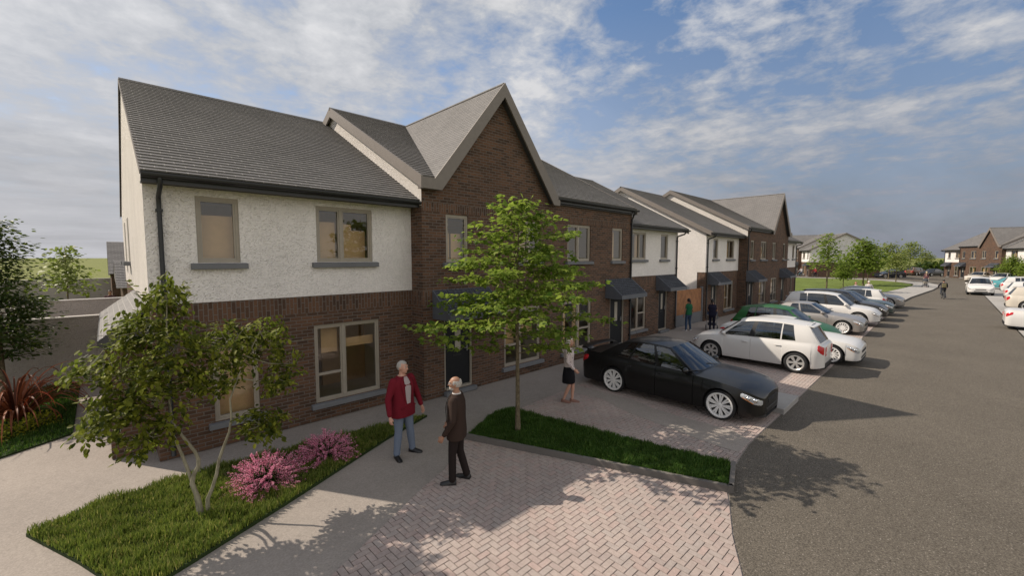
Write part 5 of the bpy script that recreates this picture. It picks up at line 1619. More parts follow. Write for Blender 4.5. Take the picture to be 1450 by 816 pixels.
CL = dict(red=cloth('red_blazer', (.155, .012, .022)), jean=cloth('faded_denim', (.155, .19, .255)), check=cloth('check_shirt', (.48, .43, .42), 'check'), brown=cloth('brown_suit', (.040, .026, .021)),
          browntrouser=cloth('brown_trousers', (.022, .016, .015)), shoe=simple('black_leather', (.012, .011, .011), .35), grey=simple('grey_hair', (.38, .36, .33), .8, noise_amt=.3, nscale=80),
          whiteh=simple('white_hair', (.62, .57, .52), .8, noise_amt=.2, nscale=80), darkh=simple('dark_hair', (.014, .011, .010), .6), redh=simple('auburn_hair', (.24, .08, .03), .7), blond=simple('fair_hair', (.52, .40, .26), .7),
          floral=cloth('floral_blouse', (.58, .50, .48), 'floral'), skirt=cloth('black_skirt', (.012, .012, .015)), greent=cloth('green_top', (.018, .115, .055)), djean=cloth('dark_denim', (.045, .075, .13)),
          navy=cloth('navy_cloth', (.016, .016, .032)), white=cloth('white_cloth', (.62, .58, .55)), khaki=cloth('khaki_cloth', (.17, .15, .085)), slate=cloth('slate_cloth', (.06, .065, .075)), plum=cloth('plum_cloth', (.12, .06, .07)),
          pale=cloth('pale_cloth', (.44, .42, .43)), redt=cloth('crimson_cloth', (.26, .02, .03)), lilac=cloth('lilac_cloth', (.16, .05, .28)), blueg=cloth('pram_blue', (.10, .13, .24)), beige=cloth('pram_beige', (.34, .31, .27)),
          tanshoe=simple('tan_sandal', (.22, .11, .08), .5), lightshoe=simple('pale_shoe', (.55, .52, .5), .6), eye=simple('eye_dark', (.02, .018, .016), .2), eyew=simple('eye_white', (.6, .58, .55), .3), lip=simple('lip', (.30, .11, .09), .5))

def loft(mb, rings, n=20, a0=0, a1=2 * PI, mi=0):
    """rings: (cx, cy, z, rx, ry) ellipses stacked in z"""
    full = abs(a1 - a0 - 2 * PI) < 1e-6; m = n if full else n + 1
    vs = []
    for cx, cy, z, rx, ry in rings:
        for k in range(m):
            a = a0 + (a1 - a0) * k / n
            c_, s_ = math.cos(a), math.sin(a)
            e = .85
            vs.append((cx + rx * math.copysign(abs(c_) ** e, c_), cy + ry * math.copysign(abs(s_) ** e, s_), z))
    fs = []
    for i in range(len(rings) - 1):
        for k in range(n):
            k2 = (k + 1) % m
            fs.append((i * m + k, i * m + k2, (i + 1) * m + k2, (i + 1) * m + k))
    if full:
        fs.append(tuple(reversed(range(m)))); fs.append(tuple(range((len(rings) - 1) * m, len(rings) * m)))
    mb.add(vs, fs, mi)
def capsule(mb, pts, rad, n=12):
    """tapered chain with rounded ends"""
    pts = [Vector(p) for p in pts]
    d0 = (pts[0] - pts[1]).normalized(); d1 = (pts[-1] - pts[-2]).normalized()
    P = [pts[0] + d0 * rad[0] * .95, pts[0] + d0 * rad[0] * .6] + pts + [pts[-1] + d1 * rad[-1] * .6, pts[-1] + d1 * rad[-1] * .95]
    R_ = [rad[0] * .25, rad[0] * .78] + list(rad) + [rad[-1] * .78, rad[-1] * .25]
    mb.tube(P, R_, n)
def remesh(o, vox, sm=6, fac=.6):
    r = o.modifiers.new('remesh', 'REMESH'); r.mode = 'VOXEL'; r.voxel_size = vox; r.use_smooth_shade = True
    if sm: s_ = o.modifiers.new('smooth', 'SMOOTH'); s_.iterations = sm; s_.factor = fac
def chain(pts, ts):
    """points along a polyline at fractions"""
    L = [0]
    for a, b in zip(pts, pts[1:]): L.append(L[-1] + (b - a).length)
    out = []
    for t in ts:
        d = t * L[-1]; i = 0
        while i < len(L) - 2 and L[i + 1] < d: i += 1
        out.append(pts[i].lerp(pts[i + 1], (d - L[i]) / max(1e-6, L[i + 1] - L[i])))
    return out

def hand(mb, wrist, dirv, palm, thumb, s, curl=.5):
    """five separate fingers; palm is the direction the palm faces, thumb the side of the thumb"""
    d = Vector(dirv).normalized(); pn = Vector(palm); pn = (pn - d * pn.dot(d)).normalized(); sd_ = Vector(thumb); sd_ = (sd_ - d * sd_.dot(d) - pn * sd_.dot(pn)).normalized()
    w = Vector(wrist)
    capsule(mb, [w, w + d * .035 * s, w + d * .085 * s], [.024 * s, .028 * s, .026 * s], 10)
    for k in (-1, 0, 1): capsule(mb, [w + d * .03 * s + sd_ * k * .012 * s, w + d * .09 * s + sd_ * k * .024 * s], [.018 * s, .014 * s], 8)
    for k, (o, L) in enumerate(((.031, .066), (.0105, .077), (-.0105, .071), (-.031, .055))):
        b = w + d * .088 * s + sd_ * o * s; a = b; q = [b - d * .02 * s]; ang = 0
        for j, fr in enumerate((.45, .32, .23)):
            ang += curl * (.45 + .35 * j); dd = d * math.cos(ang) + pn * math.sin(ang) + sd_ * o * 1.2
            q.append(a); a = a + dd.normalized() * L * fr * s
        q.append(a); capsule(mb, q, [.0095 * s, .0095 * s, .0088 * s, .008 * s, .007 * s], 8)
    b = w + d * .028 * s + sd_ * .024 * s
    m = b + (sd_ * .7 + d * .75 + pn * .2).normalized() * .036 * s; e = m + (d * .9 + sd_ * .15 + pn * .35).normalized() * .030 * s
    capsule(mb, [w + d * .012 * s + sd_ * .008 * s, b, m, e], [.013 * s, .0125 * s, .011 * s, .008 * s], 8)

def person(label, loc, rz, H, skin, hair, hairmat, top, topmat, legs, legmat, shoemat, stance, arms, cat='person', group=None, fem=False, vox=.011, shirt=None, beard=None, tie=False, headturn=0.0, lean=0.0, build_=1.0, seat=None, glasses=False):
    """x forward, y to the person's left. stance: per leg (knee xyz, ankle xyz) in units of H; arms: per side (elbow, wrist) offsets from the shoulder"""
    root = empty('person', loc, rz); tag(root, label, cat, group)
    s = H / 1.75; V3 = lambda x, y, z: Vector((x * H, y * H, z * H))
    hipz = .53; shz = .815 if not fem else .81
    hipw = .052; shw = (.108 if not fem else .093) * build_
    LX = lambda z: lean * max(0, z - hipz) / (1 - hipz)
    hips = {1: V3(0, hipw, hipz), -1: V3(0, -hipw, hipz)}
    if seat: hips = {k: v + Vector(seat) for k, v in hips.items()}
    off = Vector(seat) if seat else Vector((0, 0, 0))
    b = MB()
    # torso
    tz = [(.47, .058, .088), (.53, .068, .098), (.60, .058, .082 if fem else .088), (.68, .062, .090), (.745, .068, .104 if not fem else .094), (.80, .050, .092 if not fem else .082), (.835, .036, .050), (.86, .033, .034)]
    loft(b, [(LX(z) * H + off.x, 0, z * H + off.z, rx * H * build_, ry * H * build_) for z, rx, ry in tz], 20)
    hx = LX(.93) * H + off.x + .012 * H
    Rh = Matrix.Rotation(headturn, 3, 'Z')
    hc = Vector((hx, 0, .935 * H + off.z)); hp = lambda x, y, z: hc + Rh @ Vector((x * s, y * s, z * s))
    capsule(b, [(LX(.83) * H + off.x, 0, .83 * H + off.z), tuple(hp(-.012, 0, -.06))], [.056 * s, .052 * s], 14)
    b.ellipsoid(hp(-.008, 0, .022), (.098 * s, .077 * s, .096 * s), 18, 12)
    b.ellipsoid(hp(.030, 0, -.035), (.062 * s, .060 * s, .075 * s), 16, 10)
    b.ellipsoid(hp(.055, 0, -.080), (.028 * s, .030 * s, .024 * s), 10, 8)
    capsule(b, [hp(.084, 0, .018), hp(.102, 0, -.012), hp(.107, 0, -.022)], [.010 * s, .012 * s, .0135 * s], 8)
    b.ellipsoid(hp(.075, 0, .034), (.022 * s, .052 * s, .014 * s), 10, 6)
    for k in (1, -1):
        b.ellipsoid(hp(.055, k * .040, -.018), (.028 * s, .022 * s, .024 * s), 10, 6)
        b.ellipsoid(hp(-.008, k * .079, -.004), (.020 * s, .010 * s, .031 * s), 10, 6)
    shoulders = {}; wr = {}
    for k in (1, -1):
        sh_ = Vector((LX(shz) * H + off.x, k * shw * H, shz * H - .01 * H + off.z)); el, wv = arms[k]
        e = sh_ + Vector((el[0], k * el[1], el[2])) * H; w = sh_ + Vector((wv[0], k * wv[1], wv[2])) * H
        shoulders[k] = (sh_, e, w)
        capsule(b, chain([sh_, e, w], [0, .15, .35, .5, .6, .8, 1]), [r * s * build_ for r in (.044, .045, .041, .037, .037, .030, .024)], 12)
        d = (w - e).normalized()
        inw = Vector((0, -k, 0)) if abs(d.z) > .5 else Vector((0, -k * .4, -1))
        fwd = Vector((1, 0, 0)) if abs(d.z) > .6 else Vector((.2, -k, .4))
        hand(b, w + d * .01, d, inw, fwd, s, .55)
        kn, an = stance[k]; kn = V3(*kn); an = V3(*an)
        hp_ = hips[k]
        calf = (.078, .072, .060, .052, .047, .052, .046, .034, .031) if fem else (.082, .078, .068, .058, .052, .056, .05, .038, .034)
        capsule(b, chain([hp_, kn, an], [0, .12, .3, .44, .52, .64, .76, .93, 1]), [r * s * build_ for r in calf], 14)
        fd = Vector((math.cos(stance.get('toe', 0) * k), math.sin(stance.get('toe', 0) * k), 0))
        capsule(b, [an + Vector((0, 0, -.01 * s)), an + fd * .07 * s + Vector((0, 0, -.036 * s)), an + fd * .14 * s + Vector((0, 0, -.044 * s))], [.030 * s, .026 * s, .016 * s], 10)
        wr[k] = w
    bo = b.build('body', skin, root); remesh(bo, vox, 5)
    # face
    f = MB(); ey = MB()
    for k in (1, -1):
        ey.ellipsoid(hp(.077, k * .029, .012), (.012 * s, .014 * s, .010 * s), 10, 8)
        f.ellipsoid(hp(.0865, k * .029, .012), (.005 * s, .007 * s, .007 * s), 8, 6)
    ey.build('eyes', CL['eyew'], bo, smooth=60); f.build('pupils', CL['eye'], bo, smooth=60)
    f = MB(); f.ellipsoid(hp(.082, 0, -.052), (.008 * s, .022 * s, .006 * s), 10, 6); f.build('mouth', CL['lip'], bo, smooth=60)
    f = MB()
    for k in (1, -1): f.tube([hp(.084, k * .014, .036), hp(.085, k * .03, .041), hp(.074, k * .048, .035)], [.005 * s, .006 * s, .004 * s], 6)
    f.build('eyebrows', hairmat, bo)
    if glasses:
        f = MB()
        for k in (1, -1):
            f.tube([hp(.098, k * (.03 + .02 * math.cos(a)), .012 + .017 * math.sin(a)) for a in np.linspace(0, 2 * PI, 11)], .0022 * s, 5)
            f.tube([hp(.096, k * .05, .016), hp(.0, k * .082, .012)], .0022 * s, 5)
        f.tube([hp(.1, -.01, .016), hp(.1, .01, .016)], .0022 * s, 5)
        f.build('glasses', M['steel'], bo)
    # hair: a cap that leaves the face and, if balding, the crown free
    h = MB(); n, m = 22, 14; vs = []; fs = []
    for i in range(m + 1):
        th = PI * .70 * i / m
        for j in range(n):
            ph = 2 * PI * j / n
            q = Vector((math.sin(th) * math.cos(ph), math.sin(th) * math.sin(ph), math.cos(th)))
            fr = q.x                          # 1 at the face
            r = 1.08
            if q.x > .25 and q.z < .62 - .1 * (1 - abs(q.y)): r = .93
            if hair == 'bald' and (q.z > .38 and q.x > -.72): r = .94
            if hair == 'bald' and q.x > .18: r = .93
            if q.z < -.45 and q.x > -.1: r = .94
            wob = 1 + .02 * math.sin(ph * 9 + th * 7)
            vs.append(tuple(hp(-.008 + q.x * .098 * r * wob, q.y * .077 * r * wob * 1.02, .022 + q.z * .096 * r * wob)))
    for i in range(m):
        for j in range(n): fs.append((i * n + j, (i + 1) * n + j, (i + 1) * n + (j + 1) % n, i * n + (j + 1) % n))
    h.add(vs, fs)
    if hair in ('tail', 'long'):
        capsule(h, [hp(-.09, 0, .03), hp(-.13, 0, -.02), hp(-.125, 0, -.11), hp(-.115, 0, -.19)], [.032 * s, .034 * s, .028 * s, .012 * s], 10)
    if hair == 'long':
        for k in (-1, 0, 1): capsule(h, [hp(-.07, k * .04, .03), hp(-.09, k * .05, -.08), hp(-.085, k * .05, -.2)], [.045 * s, .04 * s, .025 * s], 10)
    if hair == 'bob':
        for a in np.linspace(PI * .42, PI * 1.58, 9): capsule(h, [hp(-.01 + .085 * math.cos(a), .075 * math.sin(a), .03), hp(-.01 + .088 * math.cos(a), .082 * math.sin(a), -.055)], [.026 * s, .022 * s], 8)
    h.build('hair', hairmat, bo, smooth=80)
    if beard is not None:
        q = MB(); q.ellipsoid(hp(.042, 0, -.066), (.056 * s, .058 * s, .045 * s), 16, 8); q.build('beard', beard, bo, smooth=60)
    # legs of the clothes
    lm = MB(); over = 1.0
    if legs in ('trousers', 'jeans', 'slim'):
        loft(lm, [(LX(z) * H + off.x, 0, z * H + off.z, rx * H * build_, ry * H * build_) for z, rx, ry in ((.455, .052, .088), (.49, .066, .098), (.53, .072, .102), (.57, .067, .095), (.60, .062, .090))], 20)
        for k in (1, -1):
            kn, an = stance[k]; kn = V3(*kn); an = V3(*an)
            R_ = (.092, .090, .080, .070, .064, .064, .062, .060, .062) if legs == 'trousers' else ((.092, .088, .078, .067, .060, .062, .058, .052, .054) if legs == 'jeans' else (.088, .082, .07, .059, .053, .057, .05, .042, .040))
            capsule(lm, chain([hips[k], kn, an + Vector((0, 0, .0))], [0, .12, .3, .44, .52, .64, .76, .92, .985]), [r * s * build_ for r in R_], 16)
        lo = lm.build('trousers', legmat, root); remesh(lo, max(vox, .009), 3)
    elif legs == 'skirt':
        loft(lm, [(off.x, 0, z * H, rx * H, ry * H) for z, rx, ry in ((.305, .092, .098), (.31, .096, .102), (.40, .094, .104), (.50, .080, .106), (.56, .070, .095), (.61, .062, .086))], 24)
        lo = lm.build('skirt', legmat, root, smooth=60)
    for k in (1, -1):
        kn, an = stance[k]; an = V3(*an); q = MB()
        fd = Vector((math.cos(stance.get('toe', 0) * k), math.sin(stance.get('toe', 0) * k), 0)); sd_ = Vector((-fd.y, fd.x, 0))
        prof = [(-.065, .034, .062), (-.05, .042, .075), (0, .043, .082), (.06, .045, .062), (.12, .049, .046), (.17, .044, .036), (.20, .026, .026)]
        vs = []
        for t, w_, h_ in prof:
            for a in np.linspace(0, PI, 9): vs.append(tuple(an + fd * t * s + sd_ * (w_ * s * math.cos(a)) + Vector((0, 0, -.072 * s + h_ * s * 1.15 * math.sin(a)))))
        n = 9; fs = [(i * n + j, i * n + j + 1, (i + 1) * n + j + 1, (i + 1) * n + j) for i in range(len(prof) - 1) for j in range(n - 1)]
        fs += [(i * n, (i + 1) * n, (i + 1) * n + n - 1, i * n + n - 1) for i in range(len(prof) - 1)] + [tuple(range(n)), tuple(range((len(prof) - 1) * n, len(prof) * n))]
        q.add(vs, fs); q.build('shoe', shoemat, root, smooth=60, recalc=True)
    # top
    t = MB(); g = build_
    def sleeves(mb, rr, upto=1.0):
        for k in (1, -1):
            sh_, e, w = shoulders[k]
            ts = [t_ for t_ in (0, .12, .3, .45, .52, .7, .85, .965) if t_ <= upto]
            capsule(mb, chain([sh_ + Vector((0, -k * .02 * s, .0)), e, w], ts), [r * s * g * rr for r in (.070, .066, .058, .053, .052, .047, .043, .041)][:len(ts)], 14)
    if top in ('jacket', 'suit'):
        rings = [(.435, .086, .122), (.50, .088, .120), (.56, .084, .112), (.62, .080, .108), (.70, .080, .113), (.765, .076, .119), (.805, .062, .116), (.835, .044, .072), (.85, .040, .052)]
        loft(t, [(LX(z) * H, 0, z * H, rx * H * g, ry * H * g) for z, rx, ry in rings], 26)
        sleeves(t, 1.0); o = t.build(top if top == 'jacket' else 'suit_jacket', topmat, root); remesh(o, max(vox, .009), 3)
        # shirt front, lapels and pocket flaps
        sb = MB(); vs = []
        zz = [.575, .62, .68, .74, .79, .825, .845]; wd = [.024, .032, .038, .041, .038, .030, .022]
        for z, w_ in zip(zz, wd):
            rx = pl([(a, b_) for a, b_, _ in rings], z); ry = pl([(a, c_) for a, _, c_ in rings], z)
            for q in (-1, -.5, 0, .5, 1):
                y = w_ * q * H; x = rx * H * g * math.sqrt(max(0, 1 - (y / (ry * H * g)) ** 2)); vs.append((x + .006 + LX(z) * H, y, z * H))
        sb.add(vs, [(i * 5 + j, i * 5 + j + 1, (i + 1) * 5 + j + 1, (i + 1) * 5 + j) for i in range(6) for j in range(4)])
        sb.build('shirt', shirt, root, smooth=60)
        lp = MB()
        for k in (1, -1):
            pts = []
            for z, w_ in zip(zz, wd):
                rx = pl([(a, b_) for a, b_, _ in rings], z); y = w_ * H * k; x = rx * H * g * .985
                pts.append(Vector((x + .010 + LX(z) * H, y, z * H)))
            a = [p + Vector((0, 0, 0)) for p in pts]; b2 = [p + Vector((-.010, k * wv_ * H, -.004)) for p, wv_ in zip(pts, (.004, .016, .026, .036, .044, .030, .010))]
            n_ = len(a); lp.add([tuple(p) for p in a + b2], [(i, i + 1, n_ + i + 1, n_ + i) for i in range(n_ - 1)])
            lp.box(.078 * H * g, .086 * H * g, min(k * .045 * H, k * .09 * H), max(k * .045 * H, k * .09 * H), .535 * H, .55 * H)
        l_ = lp.build('lapel', topmat, o, smooth=60); sol = l_.modifiers.new('solid', 'SOLIDIFY'); sol.thickness = .008
        cb = MB()
        loft(cb, [(LX(.85) * H - .002, 0, z * H, r1 * H, r2 * H) for z, r1, r2 in ((.835, .044, .050), (.858, .037, .040))], 16); cb.build('collar', shirt if shirt else topmat, root, smooth=60)
        bt = MB(); bt.box(.07 * H, .082 * H * g, -.02 * H, .02 * H, .556 * H, .574 * H); bt.build('belt', CL['shoe'], root)
    else:
        rings = [(.50 if top != 'tuck' else .56, .076, .108), (.56, .072, .100), (.61, .066, .093 if fem else .099), (.69, .071, .098), (.75, .078 if fem else .078, .106), (.80, .062, .103), (.832, .043, .066), (.845, .040, .050)]
        loft(t, [(LX(z) * H + off.x, 0, z * H + off.z, rx * H * g, ry * H * g) for z, rx, ry in rings], 24)
        sleeves(t, .92 if top != 'tee' else .86, 1.0 if top != 'tee' else .31)
        o = t.build('top', topmat, root); remesh(o, max(vox, .009), 3)
    return root

STAND = {1: ((.005, .060, .285), (-.01, .066, .042)), -1: ((.012, -.062, .285), (.012, -.07, .042)), 'toe': .25}
DOWN = lambda f=.03, o=.05: ((-.005, o * .8, -.165), (f, o, -.315))
def at(rz_deg): return math.radians(rz_deg)
person('grey haired man in a red blazer and blue jeans, facing the man in brown', (3.30, -2.80, -.008), at(-78), 1.79, M['skin'], 'full', CL['grey'], 'jacket', CL['red'], 'jeans', CL['jean'], CL['shoe'],
       {1: ((.02, .075, .285), (.01, .115, .042)), -1: ((.005, -.062, .285), (.0, -.088, .042)), 'toe': .35}, {1: ((.01, .062, -.165), (.055, .085, -.31)), -1: ((.0, .062, -.165), (.05, .082, -.315))}, vox=.0065, shirt=CL['check'], build_=1.14, headturn=.25)
person('bearded balding man in a brown suit, seen from behind on the paving', (3.45, -4.27, .006), at(128), 1.75, M['skin_tan'], 'bald', CL['grey'], 'suit', CL['brown'], 'trousers', CL['browntrouser'], CL['shoe'],
       {1: ((.03, .052, .285), (.03, .055, .042)), -1: ((-.01, -.06, .285), (-.075, -.075, .042)), 'toe': .2}, {1: ((-.01, .05, -.165), (.075, .05, -.30)), -1: ((.01, .055, -.165), (.10, .03, -.28))}, vox=.0065, shirt=CL['white'], beard=CL['grey'], build_=1.02, headturn=.15, glasses=True)
person('fair haired woman in a floral blouse and black skirt behind the young tree', (7.80, -3.14, .006), at(-68), 1.66, M['skin'], 'bob', CL['whiteh'], 'tuck', CL['floral'], 'skirt', CL['skirt'], CL['tanshoe'],
       {1: ((.055, .045, .285), (.05, .03, .042)), -1: ((.03, -.05, .285), (-.065, -.045, .046)), 'toe': .1}, {1: ((-.03, .04, -.155), (.03, .055, -.29)), -1: ((.02, .045, -.155), (.12, .03, -.25))}, fem=True, vox=.0065)
person('woman in a green top and jeans with a dark ponytail, walking to the timber fence', (20.5, -.74, -.008), at(62), 1.64, M['skin_tan'], 'tail', CL['darkh'], 'tee', CL['greent'], 'jeans', CL['djean'], CL['lightshoe'],
       {1: ((.01, .075, .285), (-.02, .10, .042)), -1: ((.03, -.065, .285), (.02, -.095, .042)), 'toe': .2}, {1: DOWN(), -1: DOWN(.05, .055)}, fem=True, vox=.012)
person('woman in dark navy clothes pushing a pram along the path', (20.95, -1.72, -.008), at(22), 1.65, M['skin_tan'], 'tail', CL['darkh'], 'tee', CL['navy'], 'slim', CL['navy'], CL['tanshoe'],
       {1: ((.05, .05, .285), (.0, .05, .042)), -1: ((.03, -.05, .29), (-.13, -.05, .075)), 'toe': .05}, {1: ((.04, .03, -.16), (.19, -.01, -.19)), -1: ((.04, .03, -.16), (.19, -.01, -.19))}, fem=True, vox=.012, lean=.03)
def pram(label, loc, rz, hood, seatm):
    r = empty('pram', loc, rz); tag(r, label, 'pram')
    m = MB()
    for k in (1, -1):
        m.tube([(-.45, k * .24, 1.02), (-.30, k * .24, .82), (.28, k * .24, .20)], .013, 8); m.tube([(.25, k * .24, .78), (-.02, k * .24, .52), (-.30, k * .24, .16)], .013, 8)
    m.tube([(-.45, -.24, 1.02), (-.47, -.2, 1.04), (-.47, .2, 1.04), (-.45, .24, 1.02)], .016, 8); m.tube([(.28, -.24, .2), (.28, .24, .2)], .012, 8); m.tube([(-.3, -.24, .16), (-.3, .24, .16)], .012, 8)
    m.build('frame', M['steel'], r, smooth=60)
    q = MB(); loft(q, [(.06, 0, .46, .22, .16), (.07, 0, .56, .32, .2), (.08, 0, .70, .37, .215), (.08, 0, .74, .38, .22)], 20); q.build('seat_tub', seatm, r, smooth=60)
    q = MB(); vs = []; n = 10
    for i in range(n + 1):
        a = -.15 + (PI * .62) * i / n
        for j in range(9):
            y = -.225 + .45 * j / 8; e = math.sqrt(max(.05, 1 - (abs(y) / .26) ** 3)); vs.append((.05 + .34 * math.cos(a) * e, y, .74 + .36 * math.sin(a) * e))
    q.add(vs, grid_faces(n + 1, 9)); o = q.build('hood', hood, r, smooth=60); sol = o.modifiers.new('solid', 'SOLIDIFY'); sol.thickness = .012
    q = MB(); q.box(-.26, .2, -.19, .19, .25, .36); q.build('basket', CL['slate'], r, bevel=.03)
    for x, R_ in ((.28, .10), (-.3, .13)):
        for k in (1, -1):
            w = MB(); w.lathe([(R_ - .03, -.018), (R_, -.014), (R_, .014), (R_ - .03, .018)], 20, close=True); wo = w.build('wheel', M['rubber'], r, smooth=50); wo.location = (x, k * .265, R_ + .005)
            w = MB(); w.lathe([(0, -.012), (.02, -.012), (.02, .012), (0, .012)], 10)
            for a in range(6): d = Vector((math.cos(a * PI / 3), 0, math.sin(a * PI / 3))); w.tube([d * .01, d * (R_ - .025)], .005, 5)
            w.build('hub', M['steel'], wo)
    return r
p0 = pram('pram with a blue grey hood pushed by the woman in navy', (21.72, -1.42, -.008), at(22), CL['blueg'], CL['beige'])

WALK = {1: ((.06, .05, .285), (.10, .05, .045)), -1: ((.0, -.05, .285), (-.12, -.05, .07)), 'toe': .1}
person('person with auburn hair and a patterned top, walking behind the last parked cars', (45.2, -4.35, -.008), at(200), 1.64, M['skin'], 'bob', CL['redh'], 'shirt', CL['floral'], 'slim', CL['navy'], CL['shoe'], WALK, {1: DOWN(.06), -1: DOWN(.0)}, fem=True, vox=.013)
person('white haired person in a pale top, walking behind the last parked cars', (46.2, -5.10, -.008), at(20), 1.72, M['skin'], 'full', CL['whiteh'], 'shirt', CL['white'], 'jeans', CL['djean'], CL['shoe'], WALK, {1: DOWN(.0, .06), -1: DOWN(.08, .08)}, vox=.013)
person('person pushing a pram toward the camera on the far pavement', (71.3, -7.95, .11), at(178), 1.62, M['skin'], 'bob', CL['darkh'], 'tee', CL['plum'], 'slim', CL['navy'], CL['tanshoe'], WALK, {1: ((.04, .03, -.16), (.19, -.01, -.19)), -1: ((.04, .03, -.16), (.19, -.01, -.19))}, fem=True, vox=.013)
pram('pram with a grey hood on the far pavement', (70.55, -7.92, .11), at(178), CL['slate'], CL['beige'])
person('long haired person in pale trousers walking ahead on the far pavement', (79.5, -7.75, .11), at(10), 1.72, M['skin'], 'long', CL['blond'], 'shirt', CL['plum'], 'jeans', CL['pale'], CL['tanshoe'], WALK, {1: DOWN(.05), -1: DOWN(.0)}, fem=True, vox=.013)
person('dark haired person standing behind the second grey wall', (-.42, 23.2, 0), at(-80), 1.84, M['skin'], 'full', CL['darkh'], 'shirt', CL['plum'], 'jeans', CL['djean'], CL['shoe'], STAND, {1: DOWN(), -1: DOWN()}, vox=.013)

def bicycle(label, loc, rz, col, group=None):
    r = empty('bicycle', loc, rz); tag(r, label, 'bicycle', group)
    for x in (-.52, .52):
        w = MB(); w.lathe([(.31, -.016), (.335, -.014), (.335, .014), (.31, .016)], 30, close=True); wo = w.build('wheel', M['rubber'], r, smooth=50); wo.location = (x, 0, .337)
        w = MB()
        for a in range(12): d = Vector((math.cos(a * PI / 6), 0, math.sin(a * PI / 6))); w.tube([d * .02, d * .315], .003, 4)
        w.lathe([(0, -.03), (.025, -.03), (.025, .03), (0, .03)], 10); w.build('spokes', M['steel'], wo)
    m = MB(); bb = (-.06, 0, .30)
    for a, b_ in (((-.52, 0, .337), bb), (bb, (-.20, 0, .86)), ((-.17, 0, .76), (.34, 0, .80)), (bb, (.36, 0, .70)), ((-.52, 0, .337), (-.18, 0, .78)), ((.33, 0, .86), (.37, 0, .66)), ((.37, 0, .66), (.52, 0, .337))): m.tube([a, b_], .017, 8)
    m.build('frame', col, r, smooth=60)
    m = MB(); m.ellipsoid((-.21, 0, .90), (.14, .075, .035), 12, 8); m.build('saddle', M['trim'], r, smooth=60)
    m = MB(); m.tube([(.33, 0, .86), (.32, 0, .98)], .013, 8); m.tube([(.26, -.3, .99), (.32, -.2, .99), (.34, 0, .98), (.32, .2, .99), (.26, .3, .99)], .013, 8); m.build('handlebar', M['trim'], r, smooth=60)
    m = MB(); m.lathe([(0, -.01), (.09, -.01), (.09, .01), (0, .01)], 16, c=(-.06, -.05, .30)); m.tube([(-.06, -.07, .30), (-.02, -.08, .14), (-.02, -.16, .14)], .01, 6); m.tube([(-.06, .07, .30), (-.10, .08, .46), (-.10, .16, .46)], .01, 6); m.build('crank', M['steel'], r)
    return r
def rider(label, x, y, z, rz, top, legm, hairm, skin, group=None):
    c0, s0 = math.cos(rz), math.sin(rz)
    h = 1.74
    st = {-1: ((.17, -.062, .36), (.02, -.09, .10)), 1: ((.19, .062, .50), (.055, .09, .285)), 'toe': 0}
    return person(label, (x - .18 * c0, y - .18 * s0, z), rz, h, skin, 'full', hairm, 'shirt', top, 'jeans', legm, CL['shoe'], st, {k: ((.10, .05, -.13), (.245, .06, -.215)) for k in (1, -1)}, vox=.013, lean=.11, group=group)
bicycle('bicycle ridden along the road away from the camera', (53.6, -9.52, -.018), at(8), M['trim'])
rd = rider('cyclist in dark clothes with an olive backpack, riding down the road', 53.6, -9.52, -.018, at(8), CL['navy'], CL['slate'], CL['darkh'], M['skin_tan'])
bp = empty('backpack', (53.6 - .18 - .10, -9.52 - .04, 1.17), at(8)); tag(bp, 'olive backpack on the back of the road cyclist', 'backpack')
m = MB(); m.box(-.10, .06, -.15, .15, -.18, .22); m.build('bag', CL['khaki'], bp, bevel=.04)
m = MB(); m.box(-.135, -.101, -.10, .10, -.13, .05); m.build('pocket', CL['khaki'], bp, bevel=.015)
bicycle('pale blue bicycle far off beside the white house of the green', (92.4, 9.2, .11), at(148), PT['teal'])
rider('far cyclist in a pale top beside the white house of the green', 92.4, 9.2, .11, at(148), CL['pale'], CL['djean'], CL['darkh'], M['skin'])
bicycle('dark bicycle far off, behind the pale blue one', (92.2, 7.0, .11), at(150), M['trim'])
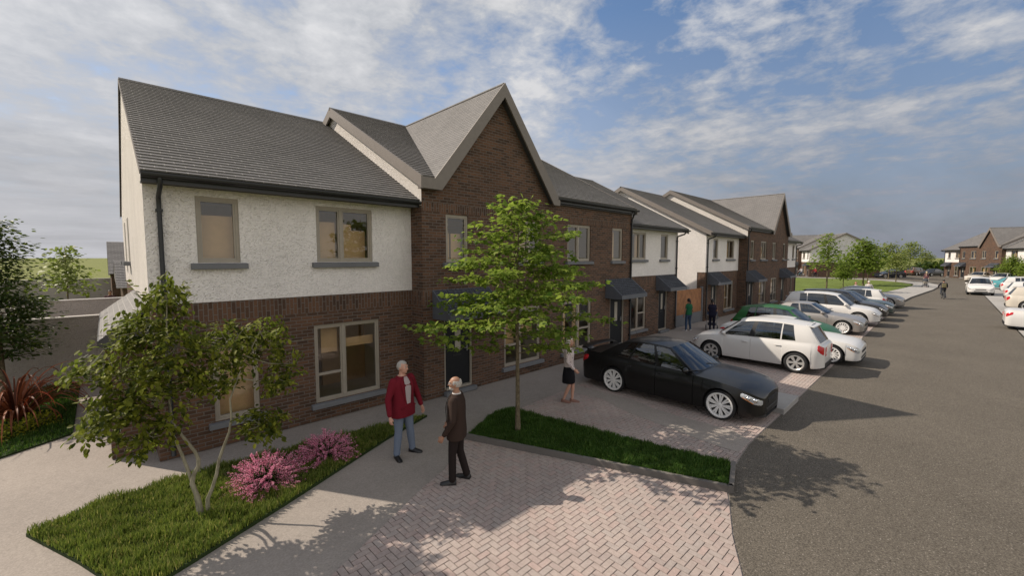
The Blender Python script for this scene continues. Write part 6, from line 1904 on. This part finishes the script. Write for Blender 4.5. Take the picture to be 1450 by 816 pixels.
rider('far cyclist in a crimson top behind the other far cyclist', 92.2, 7.0, .11, at(150), CL['redt'], CL['navy'], CL['blond'], M['skin'])
# ---------------------------------------------------------------- the other cars
def car_copy(src, x, y, rz, label, group=None, pm=None):
    o = put(copy_tree(src), x, y, rz); o['label'] = label
    if group: o['group'] = group
    if pm:
        done = {}
        for ch in o.children:
            me = ch.data
            if me and me.materials and ch.name.split('.')[0] in ('body', 'door', 'wing_mirror', 'spoiler', 'plate_recess', 'handle'):
                if me.name not in done:
                    n = me.copy(); done[me.name] = n
                    for i, mt in enumerate(n.materials):
                        if mt and 'paint' in mt.name: n.materials[i] = pm
                ch.data = done[me.name]
    return o
GR = 'cars parked along the right side of the road'; GJ = 'cars parked around the far junction'
car_copy(sed1, 33.5, -14.25, D, 'white saloon with its red tail lamp to the road, nearest on the right', GR, PT['white'])
car_copy(suv0, 45.3, -14.9, D, 'pale beige tall car beyond the white saloon on the right', GR, PT['cream'])
car_copy(suv0, 54.5, -15.4, D, 'white tall car third along the right side', GR)
car_copy(suv0, 67.2, -15.9, D, 'white tall car beyond the third one, next to the teal car', GR)
car_copy(sed1, 75.5, -15.6, D, 'teal car at the far end of the right side', GR, PT['teal'])
car_copy(suv0, 63.0, -12.05, PI, 'small white car driving toward the camera on the road', None)
car_copy(sed1, 97.5, -13.2, at(155), 'cream saloon before the far terrace, behind the small white car', GJ, PT['cream'])
car_copy(sed1, 91.5, -15.2, at(155), 'silver white saloon before the far terrace, right of the cream one', GJ, PT['white'])
car_copy(sed1, 102.5, -2.4, at(135), 'midnight blue saloon on the cross road behind two slim trunks', GJ, PT['blue'])
car_copy(sed1, 122, -2.0, at(150), 'sage grey car at the far court, right of the midnight blue saloon', GJ, PT['grey'])
car_copy(suv0, 121, -5.2, at(-30), 'bronze tall car with its red tail lamp toward the black car', GJ, PT['brown'])
car_copy(sed1, 118, -7.6, at(150), 'black saloon at the far court, left of the cream saloon', GJ, PT['black'])
car_copy(suv0, 112, 4.0, at(-30), 'beige tall car partly behind the midnight blue saloon', GJ, PT['cream'])
